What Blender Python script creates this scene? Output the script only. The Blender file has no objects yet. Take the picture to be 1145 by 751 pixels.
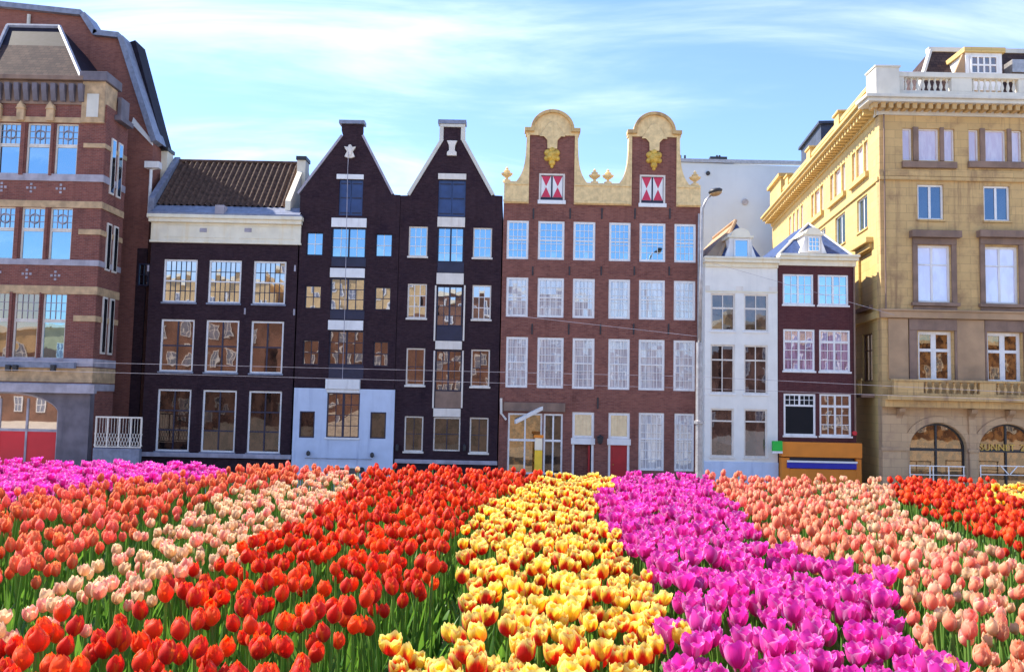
import bpy, bmesh, math, random
import numpy as np
from mathutils import Vector, Matrix
from mathutils.geometry import tessellate_polygon
random.seed(7)
rng = np.random.default_rng(11)
R = math.radians
S = bpy.context.scene
C = S.collection

# ------------------------------------------------------------------ camera, world, sun, exposure
PW, PH, F = 1145.0, 751.0, 954.0          # photograph size the measurements were taken in; focal length in its pixels
ZC = 4.6
PITCH, ROLL = R(4.2), R(1.2)
cam_d = bpy.data.cameras.new('camera'); cam = bpy.data.objects.new('camera', cam_d); C.objects.link(cam)
CAMROT = (Matrix.Rotation(R(90) + PITCH, 3, 'X') @ Matrix.Rotation(ROLL, 3, 'Z'))
cam.matrix_world = Matrix.Translation((0, 0, ZC)) @ CAMROT.to_4x4()
cam_d.sensor_width = 36; cam_d.lens = F / PW * 36; cam_d.clip_start = .05; cam_d.clip_end = 5000
S.camera = cam

SUN_EL, SUN_BACK = R(47), R(20)           # the sun stands to the left and a little behind the fronts
sd = Vector((-math.cos(SUN_BACK) * math.cos(SUN_EL), math.sin(SUN_BACK) * math.cos(SUN_EL), math.sin(SUN_EL)))
sl = bpy.data.lights.new('sun', 'SUN'); sl.energy = 4.0; sl.angle = R(.5); sl.color = (1, .93, .8)
so = bpy.data.objects.new('sun', sl); C.objects.link(so)
so.rotation_euler = (-sd).to_track_quat('-Z', 'Y').to_euler(); so.location = (-30, 10, 60)

W = bpy.data.worlds.new('World'); S.world = W; W.use_nodes = True
nt = W.node_tree; nt.nodes.clear()
def N(t, typ, **kw):
    n = t.nodes.new(typ)
    for k, v in kw.items(): setattr(n, k, v)
    return n
sky = N(nt, 'ShaderNodeTexSky', sky_type='NISHITA', sun_disc=False)
sky.sun_elevation = SUN_EL; sky.sun_rotation = math.atan2(sd.x, sd.y) % (2 * math.pi)
sky.air_density = 1.15; sky.dust_density = .15; sky.ozone_density = 3.5
tc = N(nt, 'ShaderNodeTexCoord'); sep = N(nt, 'ShaderNodeSeparateXYZ'); nt.links.new(tc.outputs['Generated'], sep.inputs[0])
def M_(t, op, a, b=None, c=None, clamp=False):
    n = N(t, 'ShaderNodeMath', operation=op); n.use_clamp = clamp
    for i, x in enumerate((a, b, c)):
        if x is None: continue
        if isinstance(x, (int, float)): n.inputs[i].default_value = x
        else: t.links.new(x, n.inputs[i])
    return n.outputs[0]
zz = M_(nt, 'MAXIMUM', sep.outputs[2], .0)
den = M_(nt, 'ADD', zz, .16)
cxy = N(nt, 'ShaderNodeCombineXYZ')
nt.links.new(M_(nt, 'DIVIDE', sep.outputs[0], den), cxy.inputs[0]); nt.links.new(M_(nt, 'DIVIDE', sep.outputs[1], den), cxy.inputs[1])
mp = N(nt, 'ShaderNodeMapping'); nt.links.new(cxy.outputs[0], mp.inputs[0])
mp.inputs['Scale'].default_value = (.7, 2.1, 1); mp.inputs['Rotation'].default_value = (0, 0, R(-32)); mp.inputs['Location'].default_value = (4.1, 2.2, 0)
n1 = N(nt, 'ShaderNodeTexNoise'); n1.inputs['Scale'].default_value = 1.25; n1.inputs['Detail'].default_value = 9; n1.inputs['Roughness'].default_value = .58; n1.inputs['Distortion'].default_value = .5
nt.links.new(mp.outputs[0], n1.inputs['Vector'])
rp = N(nt, 'ShaderNodeMapRange'); rp.interpolation_type = 'SMOOTHSTEP'
rp.inputs[1].default_value = .45; rp.inputs[2].default_value = .86; rp.inputs[3].default_value = 0; rp.inputs[4].default_value = .55
nt.links.new(n1.outputs[0], rp.inputs[0])
mx = N(nt, 'ShaderNodeMix', data_type='RGBA'); nt.links.new(rp.outputs[0], mx.inputs['Factor'])
tn = N(nt, 'ShaderNodeMix', data_type='RGBA', blend_type='MULTIPLY'); tn.inputs['Factor'].default_value = 1; tn.inputs['B'].default_value = (.80, .845, 1.03, 1); nt.links.new(sky.outputs[0], tn.inputs['A']); nt.links.new(tn.outputs['Result'], mx.inputs['A']); mx.inputs['B'].default_value = (6.6, 7.0, 7.4, 1)
bg = N(nt, 'ShaderNodeBackground'); bg.inputs['Strength'].default_value = .118
nt.links.new(mx.outputs['Result'], bg.inputs['Color'])
wo = N(nt, 'ShaderNodeOutputWorld'); nt.links.new(bg.outputs[0], wo.inputs[0])

S.view_settings.view_transform = 'Standard'; S.view_settings.look = 'None'
S.view_settings.gamma = 1; S.view_settings.use_curve_mapping = False
S.view_settings.exposure = 1.4
S.render.engine = 'CYCLES'
S.cycles.max_bounces = 8; S.cycles.transmission_bounces = 6

# ------------------------------------------------------------------ materials
def newmat(name):
    m = bpy.data.materials.new(name); m.use_nodes = True; t = m.node_tree
    return m, t, t.nodes['Principled BSDF']
def ramp_mix(t, fac, a, b):
    n = N(t, 'ShaderNodeMix', data_type='RGBA')
    for k, x in (('A', a), ('B', b)):
        if isinstance(x, tuple): n.inputs[k].default_value = (*x[:3], 1)
        else: t.links.new(x, n.inputs[k])
    if isinstance(fac, (int, float)): n.inputs['Factor'].default_value = fac
    else: t.links.new(fac, n.inputs['Factor'])
    return n.outputs['Result']
def noise(t, scale, detail=4, vec=None, rough=.55):
    n = N(t, 'ShaderNodeTexNoise'); n.inputs['Scale'].default_value = scale; n.inputs['Detail'].default_value = detail; n.inputs['Roughness'].default_value = rough
    if vec is not None: t.links.new(vec, n.inputs['Vector'])
    return n.outputs[0]
def objco(t, scale=None):
    o = N(t, 'ShaderNodeTexCoord').outputs['Object']
    if scale:
        m = N(t, 'ShaderNodeMapping'); m.inputs['Scale'].default_value = scale; t.links.new(o, m.inputs[0]); o = m.outputs[0]
    return o
def smooth(t, x, lo, hi, a=0., b=1.):
    r = N(t, 'ShaderNodeMapRange'); r.interpolation_type = 'SMOOTHSTEP'
    for i, v in ((1, lo), (2, hi), (3, a), (4, b)): r.inputs[i].default_value = v
    t.links.new(x, r.inputs[0]); return r.outputs[0]
def bump(t, b, h, strength=.3, dist=.02):
    n = N(t, 'ShaderNodeBump'); n.inputs['Strength'].default_value = strength; n.inputs['Distance'].default_value = dist
    t.links.new(h, n.inputs['Height']); t.links.new(n.outputs[0], b.inputs['Normal'])
def plain(name, col, rough=.6, var=.25, scale=1.2, dirt=None, streak=False, metal=0, bmp=.15, bscale=25):
    m, t, b = newmat(name); o = objco(t)
    dk = tuple(c * (1 - var) for c in col); lt = tuple(min(1, c * (1 + var * .5)) for c in col)
    c = ramp_mix(t, smooth(t, noise(t, scale, 6, o), .3, .7), dk, lt)
    if dirt:
        v = objco(t, (2.2, 2.2, .22)) if streak else o
        c = ramp_mix(t, smooth(t, noise(t, scale * .9, 7, v, .65), .5, .78, 0, .75), c, dirt)
    t.links.new(c, b.inputs['Base Color']); b.inputs['Roughness'].default_value = rough; b.inputs['Metallic'].default_value = metal
    if bmp: bump(t, b, noise(t, bscale, 4, o), bmp)
    return m
def brick(name, c1, c2, mortar, dirt=(.05, .04, .05), dirt_amt=.5, bw=.24, bh=.085, ms=.010):
    m, t, b = newmat(name); o = objco(t); s = N(t, 'ShaderNodeSeparateXYZ'); t.links.new(o, s.inputs[0])
    cb = N(t, 'ShaderNodeCombineXYZ'); t.links.new(M_(t, 'ADD', s.outputs[0], s.outputs[1]), cb.inputs[0]); t.links.new(s.outputs[2], cb.inputs[1])
    br = N(t, 'ShaderNodeTexBrick'); t.links.new(cb.outputs[0], br.inputs['Vector'])
    br.inputs['Scale'].default_value = 1; br.inputs['Brick Width'].default_value = bw; br.inputs['Row Height'].default_value = bh
    br.inputs['Mortar Size'].default_value = ms; br.inputs['Mortar Smooth'].default_value = .3; br.inputs['Bias'].default_value = -.1
    br.inputs['Color1'].default_value = (*c1, 1); br.inputs['Color2'].default_value = (*c2, 1); br.inputs['Mortar'].default_value = (*mortar, 1)
    c = br.outputs['Color']
    c = ramp_mix(t, smooth(t, noise(t, .9, 6, o, .65), .45, .8, 0, dirt_amt), c, dirt)
    c = ramp_mix(t, smooth(t, noise(t, 3.5, 4, objco(t, (1, 1, 3))), .42, .72, 0, .22), c, tuple(min(1, x * 1.5 + .03) for x in c1))
    c = ramp_mix(t, smooth(t, noise(t, 1.1, 6, objco(t, (1.6, 1.6, .16)), .7), .5, .78, 0, .5), c, tuple(x * .5 for x in c2))
    c = ramp_mix(t, smooth(t, noise(t, .35, 3, objco(t, (1, 1, 1.6))), .52, .6, 0, .18), c, tuple(min(1, x * 1.35 + .01) for x in c1))
    t.links.new(c, b.inputs['Base Color']); b.inputs['Roughness'].default_value = .85; b.inputs['Specular IOR Level'].default_value = .12
    inv = M_(t, 'SUBTRACT', 1, br.outputs['Fac']); bump(t, b, inv, .5, .012)
    return m
def ashlar(name, col, rough=.6, var=.25, scale=1.2, dirt=None, streak=True):
    m, t, b = newmat(name); o = objco(t); s = N(t, 'ShaderNodeSeparateXYZ'); t.links.new(o, s.inputs[0])
    cb = N(t, 'ShaderNodeCombineXYZ'); t.links.new(M_(t, 'ADD', s.outputs[0], s.outputs[1]), cb.inputs[0]); t.links.new(s.outputs[2], cb.inputs[1])
    br = N(t, 'ShaderNodeTexBrick'); t.links.new(cb.outputs[0], br.inputs[0]); br.inputs['Scale'].default_value = 1; br.inputs['Brick Width'].default_value = 1.15; br.inputs['Row Height'].default_value = .46; br.inputs['Mortar Size'].default_value = .012; br.inputs['Mortar Smooth'].default_value = .4
    br.inputs['Color1'].default_value = (*col, 1); br.inputs['Color2'].default_value = (*[c * .86 for c in col], 1); br.inputs['Mortar'].default_value = (*[c * .6 for c in col], 1)
    c = ramp_mix(t, smooth(t, noise(t, scale * 1.5, 7, o, .65), .45, .75, 0, var * 2), br.outputs[0], dirt)
    c = ramp_mix(t, smooth(t, noise(t, .8, 7, objco(t, (2.4, 2.4, .2)), .7), .5, .72, 0, .75), c, dirt)
    t.links.new(c, b.inputs['Base Color']); b.inputs['Roughness'].default_value = rough; bump(t, b, M_(t, 'ADD', M_(t, 'SUBTRACT', 1, br.outputs['Fac']), M_(t, 'MULTIPLY', noise(t, 14, 5, o), .5)), .35, .02)
    return m
def glass(name, inner, inner2=None, refl=.5, streak=None, tint=(1, 1, 1), wav=.2, wsc=1.6):
    m, t, b = newmat(name); t.nodes.remove(b); out = t.nodes['Material Output']
    o = objco(t); oi = N(t, 'ShaderNodeObjectInfo')
    d = N(t, 'ShaderNodeBsdfDiffuse'); g = N(t, 'ShaderNodeBsdfGlossy'); g.inputs['Roughness'].default_value = .015; g.inputs['Color'].default_value = (*tint, 1)
    ad = N(t, 'ShaderNodeVectorMath', operation='ADD'); t.links.new(o, ad.inputs[0])
    cm = N(t, 'ShaderNodeCombineXYZ'); t.links.new(M_(t, 'MULTIPLY', oi.outputs['Random'], 90), cm.inputs[0]); t.links.new(cm.outputs[0], ad.inputs[1])
    if inner2 is None: d.inputs['Color'].default_value = (*inner, 1)
    else:
        sc = N(t, 'ShaderNodeMapping'); sc.inputs['Scale'].default_value = streak or (3, 3, .5); t.links.new(ad.outputs[0], sc.inputs[0])
        t.links.new(ramp_mix(t, smooth(t, noise(t, 2.0, 5, sc.outputs[0]), .40, .60), inner, inner2), d.inputs['Color'])
    bp = N(t, 'ShaderNodeBump'); bp.inputs['Strength'].default_value = wav; bp.inputs['Distance'].default_value = .008
    t.links.new(noise(t, wsc, 1.5, ad.outputs[0]), bp.inputs['Height']); t.links.new(bp.outputs[0], g.inputs['Normal'])
    mxs = N(t, 'ShaderNodeMixShader'); mxs.inputs[0].default_value = refl
    t.links.new(d.outputs[0], mxs.inputs[1]); t.links.new(g.outputs[0], mxs.inputs[2]); t.links.new(mxs.outputs[0], out.inputs[0])
    return m

M = {}
M['brick_left'] = brick('brick_left', (.26, .09, .065), (.17, .055, .045), (.24, .15, .13), dirt=(.08, .04, .035), dirt_amt=.55)
M['brick_rear'] = brick('brick_rear', (.3, .115, .08), (.22, .08, .06), (.25, .14, .12), dirt_amt=.25)
M['brick_dark'] = brick('brick_dark', (.046, .023, .029), (.03, .015, .02), (.042, .027, .031), dirt=(.018, .01, .02), dirt_amt=.7)
M['brick_twin'] = brick('brick_twin', (.27, .105, .075), (.17, .058, .045), (.23, .13, .11), dirt=(.1, .042, .038), dirt_amt=.55)
M['brick_brown'] = brick('brick_brown', (.11, .035, .035), (.085, .026, .028), (.11, .05, .05), dirt_amt=.25)
M['buff'] = plain('buff_stone', (.56, .37, .2), .8, .3, 2, dirt=(.3, .2, .12))
M['greystone'] = plain('grey_stone', (.42, .38, .42), .8, .25, 1.5, dirt=(.25, .22, .24), streak=True)
M['basestone'] = plain('base_stone', (.17, .145, .165), .75, .3, 1.2, dirt=(.09, .08, .1), streak=True)
M['cream'] = plain('cream_plaster', (.84, .76, .58), .65, .1, 1.5, dirt=(.76, .6, .34), streak=True)
M['gold_cream'] = plain('gold_cream', (.84, .6, .28), .6, .2, 4, dirt=(.6, .38, .15), streak=True)
M['gold'] = plain('gold_leaf', (.72, .45, .07), .4, .25, 3)
M['white'] = plain('white_paint', (.86, .83, .79), .45, .07, 2, dirt=(.6, .56, .52), streak=True, bmp=.03)
M['offwhite'] = plain('offwhite_paint', (.8, .72, .62), .5, .1, 2, dirt=(.56, .46, .36), streak=True, bmp=.03)
M['whitewall'] = plain('white_plaster', (.85, .81, .73), .7, .06, 1.2, dirt=(.7, .67, .61), streak=True, bmp=.08)
M['paleblue'] = plain('pale_blue_plaster', (.6, .67, .8), .6, .08, 1.3, dirt=(.38, .44, .58), streak=True, bmp=.08)
M['blue'] = plain('blue_paint', (.028, .06, .17), .4, .2, 2, bmp=.03)
M['navy'] = plain('navy_paint', (.02, .02, .05), .4, .2, 2, bmp=.03)
M['slate'] = plain('slate_roof', (.065, .1, .22), .5, .3, 4, dirt=(.05, .07, .13))
M['blueslate'] = plain('dark_blue_cladding', (.045, .06, .1), .7, .3, 2, dirt=(.03, .035, .05), streak=True)
M['lead'] = plain('lead_sheet', (.22, .235, .3), .45, .25, 3, dirt=(.12, .13, .2), streak=True)
M['darkroof'] = plain('dark_roof', (.022, .018, .028), .6, .3, 3)
M['pantile'] = plain('clay_pantile', (.115, .07, .052), .6, .45, 5, dirt=(.05, .035, .035))
M['flattile'] = None
M['greywall'] = plain('grey_render', (.6, .67, .71), .8, .06, .35, dirt=(.52, .58, .62), streak=True, bmp=.05)
M['ochre'] = ashlar('ochre_stone', (.68, .44, .18), .8, .36, .55, dirt=(.25, .135, .07), streak=True)
M['ochre_side'] = ashlar('ochre_stone_side', (.66, .46, .17), .75, .12, .5, dirt=(.56, .36, .12), streak=True)
M['brownstone'] = plain('brown_stone', (.27, .17, .12), .8, .25, 1.2, dirt=(.16, .1, .08), streak=True)
M['pinkstone'] = plain('pink_sandstone', (.46, .29, .16), .8, .22, .7, dirt=(.34, .2, .14), streak=True)
M['palesand'] = ashlar('pale_sandstone', (.6, .4, .22), .8, .3, .7, dirt=(.32, .2, .13), streak=True)
M['palestone'] = plain('pale_stone', (.68, .63, .53), .7, .1, 1, dirt=(.5, .48, .45), streak=True)
M['iron'] = plain('dark_iron', (.03, .028, .03), .5, .2, 4)
M['steel'] = plain('galvanised_steel', (.42, .4, .4), .4, .2, 5, metal=.5)
M['lampgold'] = plain('lamp_bowl', (.45, .26, .1), .35, .2, 4)
M['red'] = plain('red_paint', (.42, .008, .015), .4, .12, 2, bmp=.03)
M['redpanel'] = plain('red_panel', (.7, .02, .035), .35, .1, .8, bmp=.02)
M['orange'] = plain('orange_board', (.78, .23, .012), .45, .1, 1, bmp=.02)
M['green'] = plain('green_sign', (.01, .5, .05), .4, .05, 2, bmp=0)
M['shutred'] = plain('shutter_red', (.66, .03, .08), .45, .1, 3, bmp=.02)
M['yellow'] = plain('yellow_board', (.85, .55, .03), .45, .1, 3, bmp=.02)
M['black'] = plain('dark_void', (.008, .007, .009), .9, .1, 2, bmp=0)  # near-black colour stands in for unlit rooms behind the open door and window
M['glass'] = glass('window_glass', (.02, .016, .02), (.05, .03, .025), .55, (.5, .5, .5), tint=(.5, .8, 1))
M['glass_low'] = glass('window_glass_low', (.02, .012, .01), (.11, .05, .03), .3, (.7, .7, .5), tint=(1, .86, .74), wav=.6, wsc=.8)  # brown swirl in the diffuse colour stands in for mirrored house fronts
M['glass_arch'] = glass('arch_glass', (.05, .035, .03), (.12, .08, .05), .6, (.8, .8, .8), tint=(1, .9, .8), wav=.15, wsc=.7)
M['glass_mid'] = glass('sash_glass', (.02, .016, .02), (.05, .03, .025), .55, (.5, .5, .5), tint=(.86, .88, .92), wav=.3, wsc=1.0)
M['glass_ground'] = glass('street_window_glass', (.012, .008, .008), (.075, .036, .022), .055, (1.1, 1.1, .6), tint=(1, .88, .78), wav=.5, wsc=.9)  # dark brown swirl painted under a weak gloss in place of street reflections
M['glass_dark'] = glass('dark_window_glass', (.03, .015, .012), (.1, .05, .035), .13, (.9, .9, .5), tint=(.8, .85, 1))
M['glass_navy'] = glass('navy_window_glass', (.012, .02, .06), (.03, .04, .08), .2, (.9, .9, .5), tint=(.6, .8, 1))
M['glass_curtain'] = glass('curtained_glass', (.74, .7, .68), (.42, .39, .42), .2, (5, 5, .2), tint=(.8, .92, 1))
M['glass_violet'] = glass('violet_curtained_glass', (.42, .3, .48), (.16, .1, .22), .35, (5, 5, .35))
M['glass_white'] = glass('blind_glass', (.72, .68, .86), (.62, .55, .74), .22, (1, 1, .4))
M['glass_pink'] = glass('pink_blind_glass', (.7, .52, .5), (.6, .4, .4), .25, (2, 2, .4))
M['glass_shop'] = glass('shop_glass', (.025, .012, .006), (.3, .12, .03), .2, (1.6, 1.6, 1.2), tint=(1, .8, .55))
M['glass_blind'] = glass('roller_blind_glass', (.42, .36, .2), (.34, .27, .14), .3, (6, 6, .3))
m, t, b = newmat('flat_clay_tile'); o = objco(t)
s_ = N(t, 'ShaderNodeSeparateXYZ'); t.links.new(o, s_.inputs[0]); cb = N(t, 'ShaderNodeCombineXYZ'); t.links.new(s_.outputs[0], cb.inputs[0]); t.links.new(s_.outputs[2], cb.inputs[1])
br = N(t, 'ShaderNodeTexBrick'); t.links.new(cb.outputs[0], br.inputs[0]); br.inputs['Scale'].default_value = 1; br.inputs['Brick Width'].default_value = .3; br.inputs['Row Height'].default_value = .2; br.inputs['Mortar Size'].default_value = .02
br.inputs['Color1'].default_value = (.1, .062, .052, 1); br.inputs['Color2'].default_value = (.055, .035, .035, 1); br.inputs['Mortar'].default_value = (.04, .03, .03, 1)
t.links.new(ramp_mix(t, smooth(t, noise(t, 1.5, 5, o), .5, .75, 0, .5), br.outputs[0], (.15, .1, .075)), b.inputs['Base Color']); b.inputs['Roughness'].default_value = .8; bump(t, b, br.outputs['Fac'], -.5, .03)
M['flattile'] = m

for q in ('slate', 'darkroof', 'flattile', 'pantile'): M[q].node_tree.nodes['Principled BSDF'].inputs['Specular IOR Level'].default_value = .08
# ------------------------------------------------------------------ pixel -> point on a facade plane
def ray(px, py):
    d = CAMROT @ Vector(((px - PW / 2) / F, -(py - PH / 2) / F, -1))
    return d
def project(P):
    """world points (n,3) -> photo pixels"""
    A = np.array(CAMROT.transposed()); q = (np.asarray(P) - np.array([0, 0, ZC])) @ A.T
    return PW / 2 + F * q[:, 0] / -q[:, 2], PH / 2 - F * q[:, 1] / -q[:, 2]

# ------------------------------------------------------------------ mesh builder
class MB:
    def __init__(s): s.v, s.f, s.m = [], [], []
    def add(s, vs, fs, mi=0):
        k = len(s.v); s.v += [tuple(v) for v in vs]
        for f in fs: s.f.append(tuple(i + k for i in f)); s.m.append(mi)
        return s
    def box(s, x0, x1, y0, y1, z0, z1, mi=0):
        vs = [(x, y, z) for x in (x0, x1) for y in (y0, y1) for z in (z0, z1)]
        return s.add(vs, [(0, 1, 3, 2), (4, 6, 7, 5), (0, 4, 5, 1), (2, 3, 7, 6), (0, 2, 6, 4), (1, 5, 7, 3)], mi)
    def prism(s, poly, y0, y1, mi=0):
        n = len(poly); tris = tessellate_polygon([[Vector((p[0], p[1], 0)) for p in poly]])
        s.add([(p[0], y0, p[1]) for p in poly] + [(p[0], y1, p[1]) for p in poly],
              [tuple(q) for q in tris] + [tuple(i + n for i in q) for q in tris] + [(i, (i + 1) % n, (i + 1) % n + n, i + n) for i in range(n)], mi)
        return s
    def wall(s, outer, holes, th=.35, rev=.25, mi=0, mr=None):
        loops = [outer] + holes; flat = [p for l in loops for p in l]
        tris = tessellate_polygon([[Vector((p[0], p[1], 0)) for p in l] for l in loops])
        s.add([(p[0], 0, p[1]) for p in flat], [tuple(q) for q in tris], mi)
        n = len(outer); tb = tessellate_polygon([[Vector((p[0], p[1], 0)) for p in outer]])
        s.add([(p[0], 0, p[1]) for p in outer] + [(p[0], th, p[1]) for p in outer], [tuple(i + n for i in q) for q in tb] + [(i, (i + 1) % n, (i + 1) % n + n, i + n) for i in range(n)], mi)
        for h in holes:
            n = len(h); s.add([(p[0], 0, p[1]) for p in h] + [(p[0], rev, p[1]) for p in h], [(i, (i + 1) % n, (i + 1) % n + n, i + n) for i in range(n)], mi if mr is None else mr)
        return s
    def tube(s, pts, r, n=8, mi=0, cap=True):
        pts = [Vector(p) for p in pts]; rs = r if isinstance(r, (list, tuple)) else [r] * len(pts); vs = []
        for i, p in enumerate(pts):
            d = (pts[min(i + 1, len(pts) - 1)] - pts[max(i - 1, 0)]).normalized()
            a = d.cross(Vector((0, 0, 1)) if abs(d.z) < .9 else Vector((0, 1, 0))).normalized(); b = d.cross(a)
            vs += [p + (a * math.cos(2 * math.pi * j / n) + b * math.sin(2 * math.pi * j / n)) * rs[i] for j in range(n)]
        fs = [(i * n + j, i * n + (j + 1) % n, (i + 1) * n + (j + 1) % n, (i + 1) * n + j) for i in range(len(pts) - 1) for j in range(n)]
        if cap: fs += [tuple(range(n)), tuple((len(pts) - 1) * n + j for j in range(n))]
        return s.add(vs, fs, mi)
    def lathe(s, prof, cx=0, cy=0, n=12, mi=0):
        vs = [(cx + r * math.cos(2 * math.pi * j / n), cy + r * math.sin(2 * math.pi * j / n), z) for r, z in prof for j in range(n)]
        fs = [(i * n + j, i * n + (j + 1) % n, (i + 1) * n + (j + 1) % n, (i + 1) * n + j) for i in range(len(prof) - 1) for j in range(n)]
        return s.add(vs, fs + [tuple(range(n)), tuple((len(prof) - 1) * n + j for j in range(n))], mi)
    def mesh(s, name, mats, smooth=False):
        me = bpy.data.meshes.new(name); me.from_pydata(s.v, [], s.f)
        for q in (mats if isinstance(mats, (list, tuple)) else [mats]): me.materials.append(M[q] if isinstance(q, str) else q)
        me.polygons.foreach_set('material_index', s.m)
        bm = bmesh.new(); bm.from_mesh(me); bmesh.ops.recalc_face_normals(bm, faces=bm.faces); bm.to_mesh(me); bm.free()
        if smooth: me.polygons.foreach_set('use_smooth', [True] * len(me.polygons))
        return me
    def build(s, name, mats, parent=None, smooth=False, bevel=0, loc=None, xf=None):
        o = bpy.data.objects.new(name, s.mesh(name, mats, smooth)); C.objects.link(o)
        if parent: o.parent = parent
        if loc: o.location = loc
        if xf is not None: o.matrix_local = xf
        if bevel:
            bv = o.modifiers.new('bevel', 'BEVEL'); bv.width = bevel; bv.segments = 2; bv.limit_method = 'ANGLE'
        return o
def tag(o, label=None, cat=None, group=None, kind=None):
    if label: o['label'] = label
    if cat: o['category'] = cat
    if group: o['group'] = group
    if kind: o['kind'] = kind
    return o
def empty(name, loc, rz=0, label=None, cat=None, group=None):
    o = bpy.data.objects.new(name, None); C.objects.link(o); o.location = loc; o.rotation_euler.z = rz; o.empty_display_size = .3
    return tag(o, label, cat, group)
def dup(o, parent, loc=None):
    c = o.copy(); C.objects.link(c); c.parent = parent
    if loc is not None: c.location = loc
    return c

class House:
    """a facade on the vertical plane y = Y; local x runs along it, local y goes back into it"""
    def __init__(s, name, Y, pxc, label, cat='building'):
        s.Y = Y; d = ray(pxc, 500); s.X = d.x / d.y * Y
        s.root = empty(name, (s.X, Y, 0), 0, label, cat); s.holes = []; s.pl = Matrix.Identity(4)
    def p(s, px, py, d=0):
        r = ray(px, py); k = (s.Y + d) / r.y
        return r.x * k - s.X, ZC + r.z * k
    def u(s, px, py, d=0): return s.p(px, py, d)[0]
    def z(s, px, py, d=0): return s.p(px, py, d)[1]
    def rect(s, x0, y0, x1, y1, d=0):
        xm, ym = (x0 + x1) / 2, (y0 + y1) / 2
        return s.u(x0, ym, d), s.z(xm, y1, d), s.u(x1, ym, d), s.z(xm, y0, d)
    def box(s, name, mat, r, y0, y1, d=0, bevel=.01):
        u0, z0, u1, z1 = s.rect(*r, d)
        return MB().box(u0, u1, y0, y1, z0, z1).build(name, mat, s.root, bevel=bevel)

def window(h, uz, frame='white', pane='glass', cols=2, rows=3, fw=.07, mw=.03, rec=.1, sill=None, mid=None, vmid=None, midw=.06, hole=True, xf=None, muntin=None, vis=0, arch=None, transom=None):
    u0, z0, u1, z1 = uz
    if hole: h.holes.append([(u0, z0), (u1, z0), (u1, z1), (u0, z1)])
    mb = MB(); a, b = rec, rec + .08
    mb.box(u0, u0 + fw, a, b, z0, z1); mb.box(u1 - fw, u1, a, b, z0, z1)
    mb.box(u0 + fw, u1 - fw, a, b, z0, z0 + fw); mb.box(u0 + fw, u1 - fw, a, b, z1 - fw, z1)
    iu0, iu1, iz0, iz1 = u0 + fw, u1 - fw, z0 + fw, z1 - fw
    mi = 1 if muntin else 0
    for i in range(1, cols):
        x = iu0 + (iu1 - iu0) * i / cols; mb.box(x - mw / 2, x + mw / 2, a + .022, a + .05, iz0, iz1, mi)
    for j in range(1, rows):
        z = iz0 + (iz1 - iz0) * j / rows; mb.box(iu0, iu1, a + .018, a + .047, z - mw / 2, z + mw / 2, mi)
    for f in ([mid] if isinstance(mid, float) else mid or []):
        z = iz0 + (iz1 - iz0) * f; mb.box(iu0, iu1, a + .008, a + .06, z - midw / 2, z + midw / 2)
    if vmid:
        x = (iu0 + iu1) / 2; zt = iz1 if vmid is True else iz0 + (iz1 - iz0) * vmid; mb.box(x - midw / 2, x + midw / 2, a + .004, a + .064, iz0, zt)
    w = mb.build('window', [frame, muntin or frame], h.root, xf=xf)
    pb = MB(); yc = a + .055
    for i in range(cols):
        for j in range(rows):
            x0, x1 = iu0 + (iu1 - iu0) * i / cols, iu0 + (iu1 - iu0) * (i + 1) / cols; q0, q1 = iz0 + (iz1 - iz0) * j / rows, iz0 + (iz1 - iz0) * (j + 1) / rows
            tx, tz = random.gauss(0, .0028) * (x1 - x0), random.gauss(0, .002) * (q1 - q0)
            pb.add([(x0, yc - tx - tz, q0), (x1, yc + tx - tz, q0), (x1, yc + tx + tz, q1), (x0, yc - tx + tz, q1)], [(0, 1, 2, 3)])
    pb.box(iu0 - .01, iu1 + .01, yc + .02, yc + .03, iz0 - .01, iz1 + .01)
    pb.build('pane', pane, w)
    if sill:
        MB().box(u0 - .06, u1 + .06, -.07, rec - .003, z0 - .09, z0 + .012).build('sill', sill, w, bevel=.008)
    return w
def row(h, xs, y0, y1, ref=None, **kw):
    ref = ref if ref is not None else sum(xs[0]) / 2
    z0, z1 = h.z(ref, y1), h.z(ref, y0); ym = (y0 + y1) / 2
    panes = kw.pop('panes', None); out = []
    for i, (a, b) in enumerate(xs):
        k = dict(kw)
        if panes: k['pane'] = panes[i % len(panes)]
        yy = ym + ((a + b) / 2 - ref) * math.tan(ROLL)
        out.append(window(h, (h.u(a, yy), z0, h.u(b, yy), z1), **k))
    return out

# ------------------------------------------------------------------ ground
ZB = ZC - 1.0                                  # soil level of the raised tulip bed
def sheet(name, mat, pts, z=None):
    me = bpy.data.meshes.new(name); me.from_pydata([p if len(p) == 3 else (*p, z) for p in pts], [], [tuple(range(len(pts)))]); me.materials.append(M[mat])
    o = bpy.data.objects.new(name, me); C.objects.link(o); o['kind'] = 'structure'; return o
M['asphalt'] = plain('asphalt', (.06, .058, .06), .9, .3, .8, dirt=(.09, .085, .08), bscale=60)
M['paving'] = plain('stone_paving', (.43, .38, .33), .85, .2, 1.2, dirt=(.34, .3, .26))
M['soil'] = plain('dark_soil', (.045, .03, .02), .95, .5, 9, bmp=.6, bscale=30)
M['turf'] = plain('gravel_bank', (.34, .28, .22), .9, .3, 3, bmp=.5)
sheet('ground', 'paving', [(-1500, -1500), (1500, -1500), (1500, 1500), (-1500, 1500)], 0)
sheet('road', 'asphalt', [(-120, 30), (120, 30), (120, 38), (-120, 38)], .004)
for k in range(-24, 25):
    pass
o = MB().box(-120, 120, 38, 38.25, 0, .14).build('kerb', 'basestone', bevel=.02); o['kind'] = 'structure'
sheet('pavement', 'paving', [(-120, 38.25), (120, 38.25), (120, 60), (-120, 60)], .128)
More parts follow.
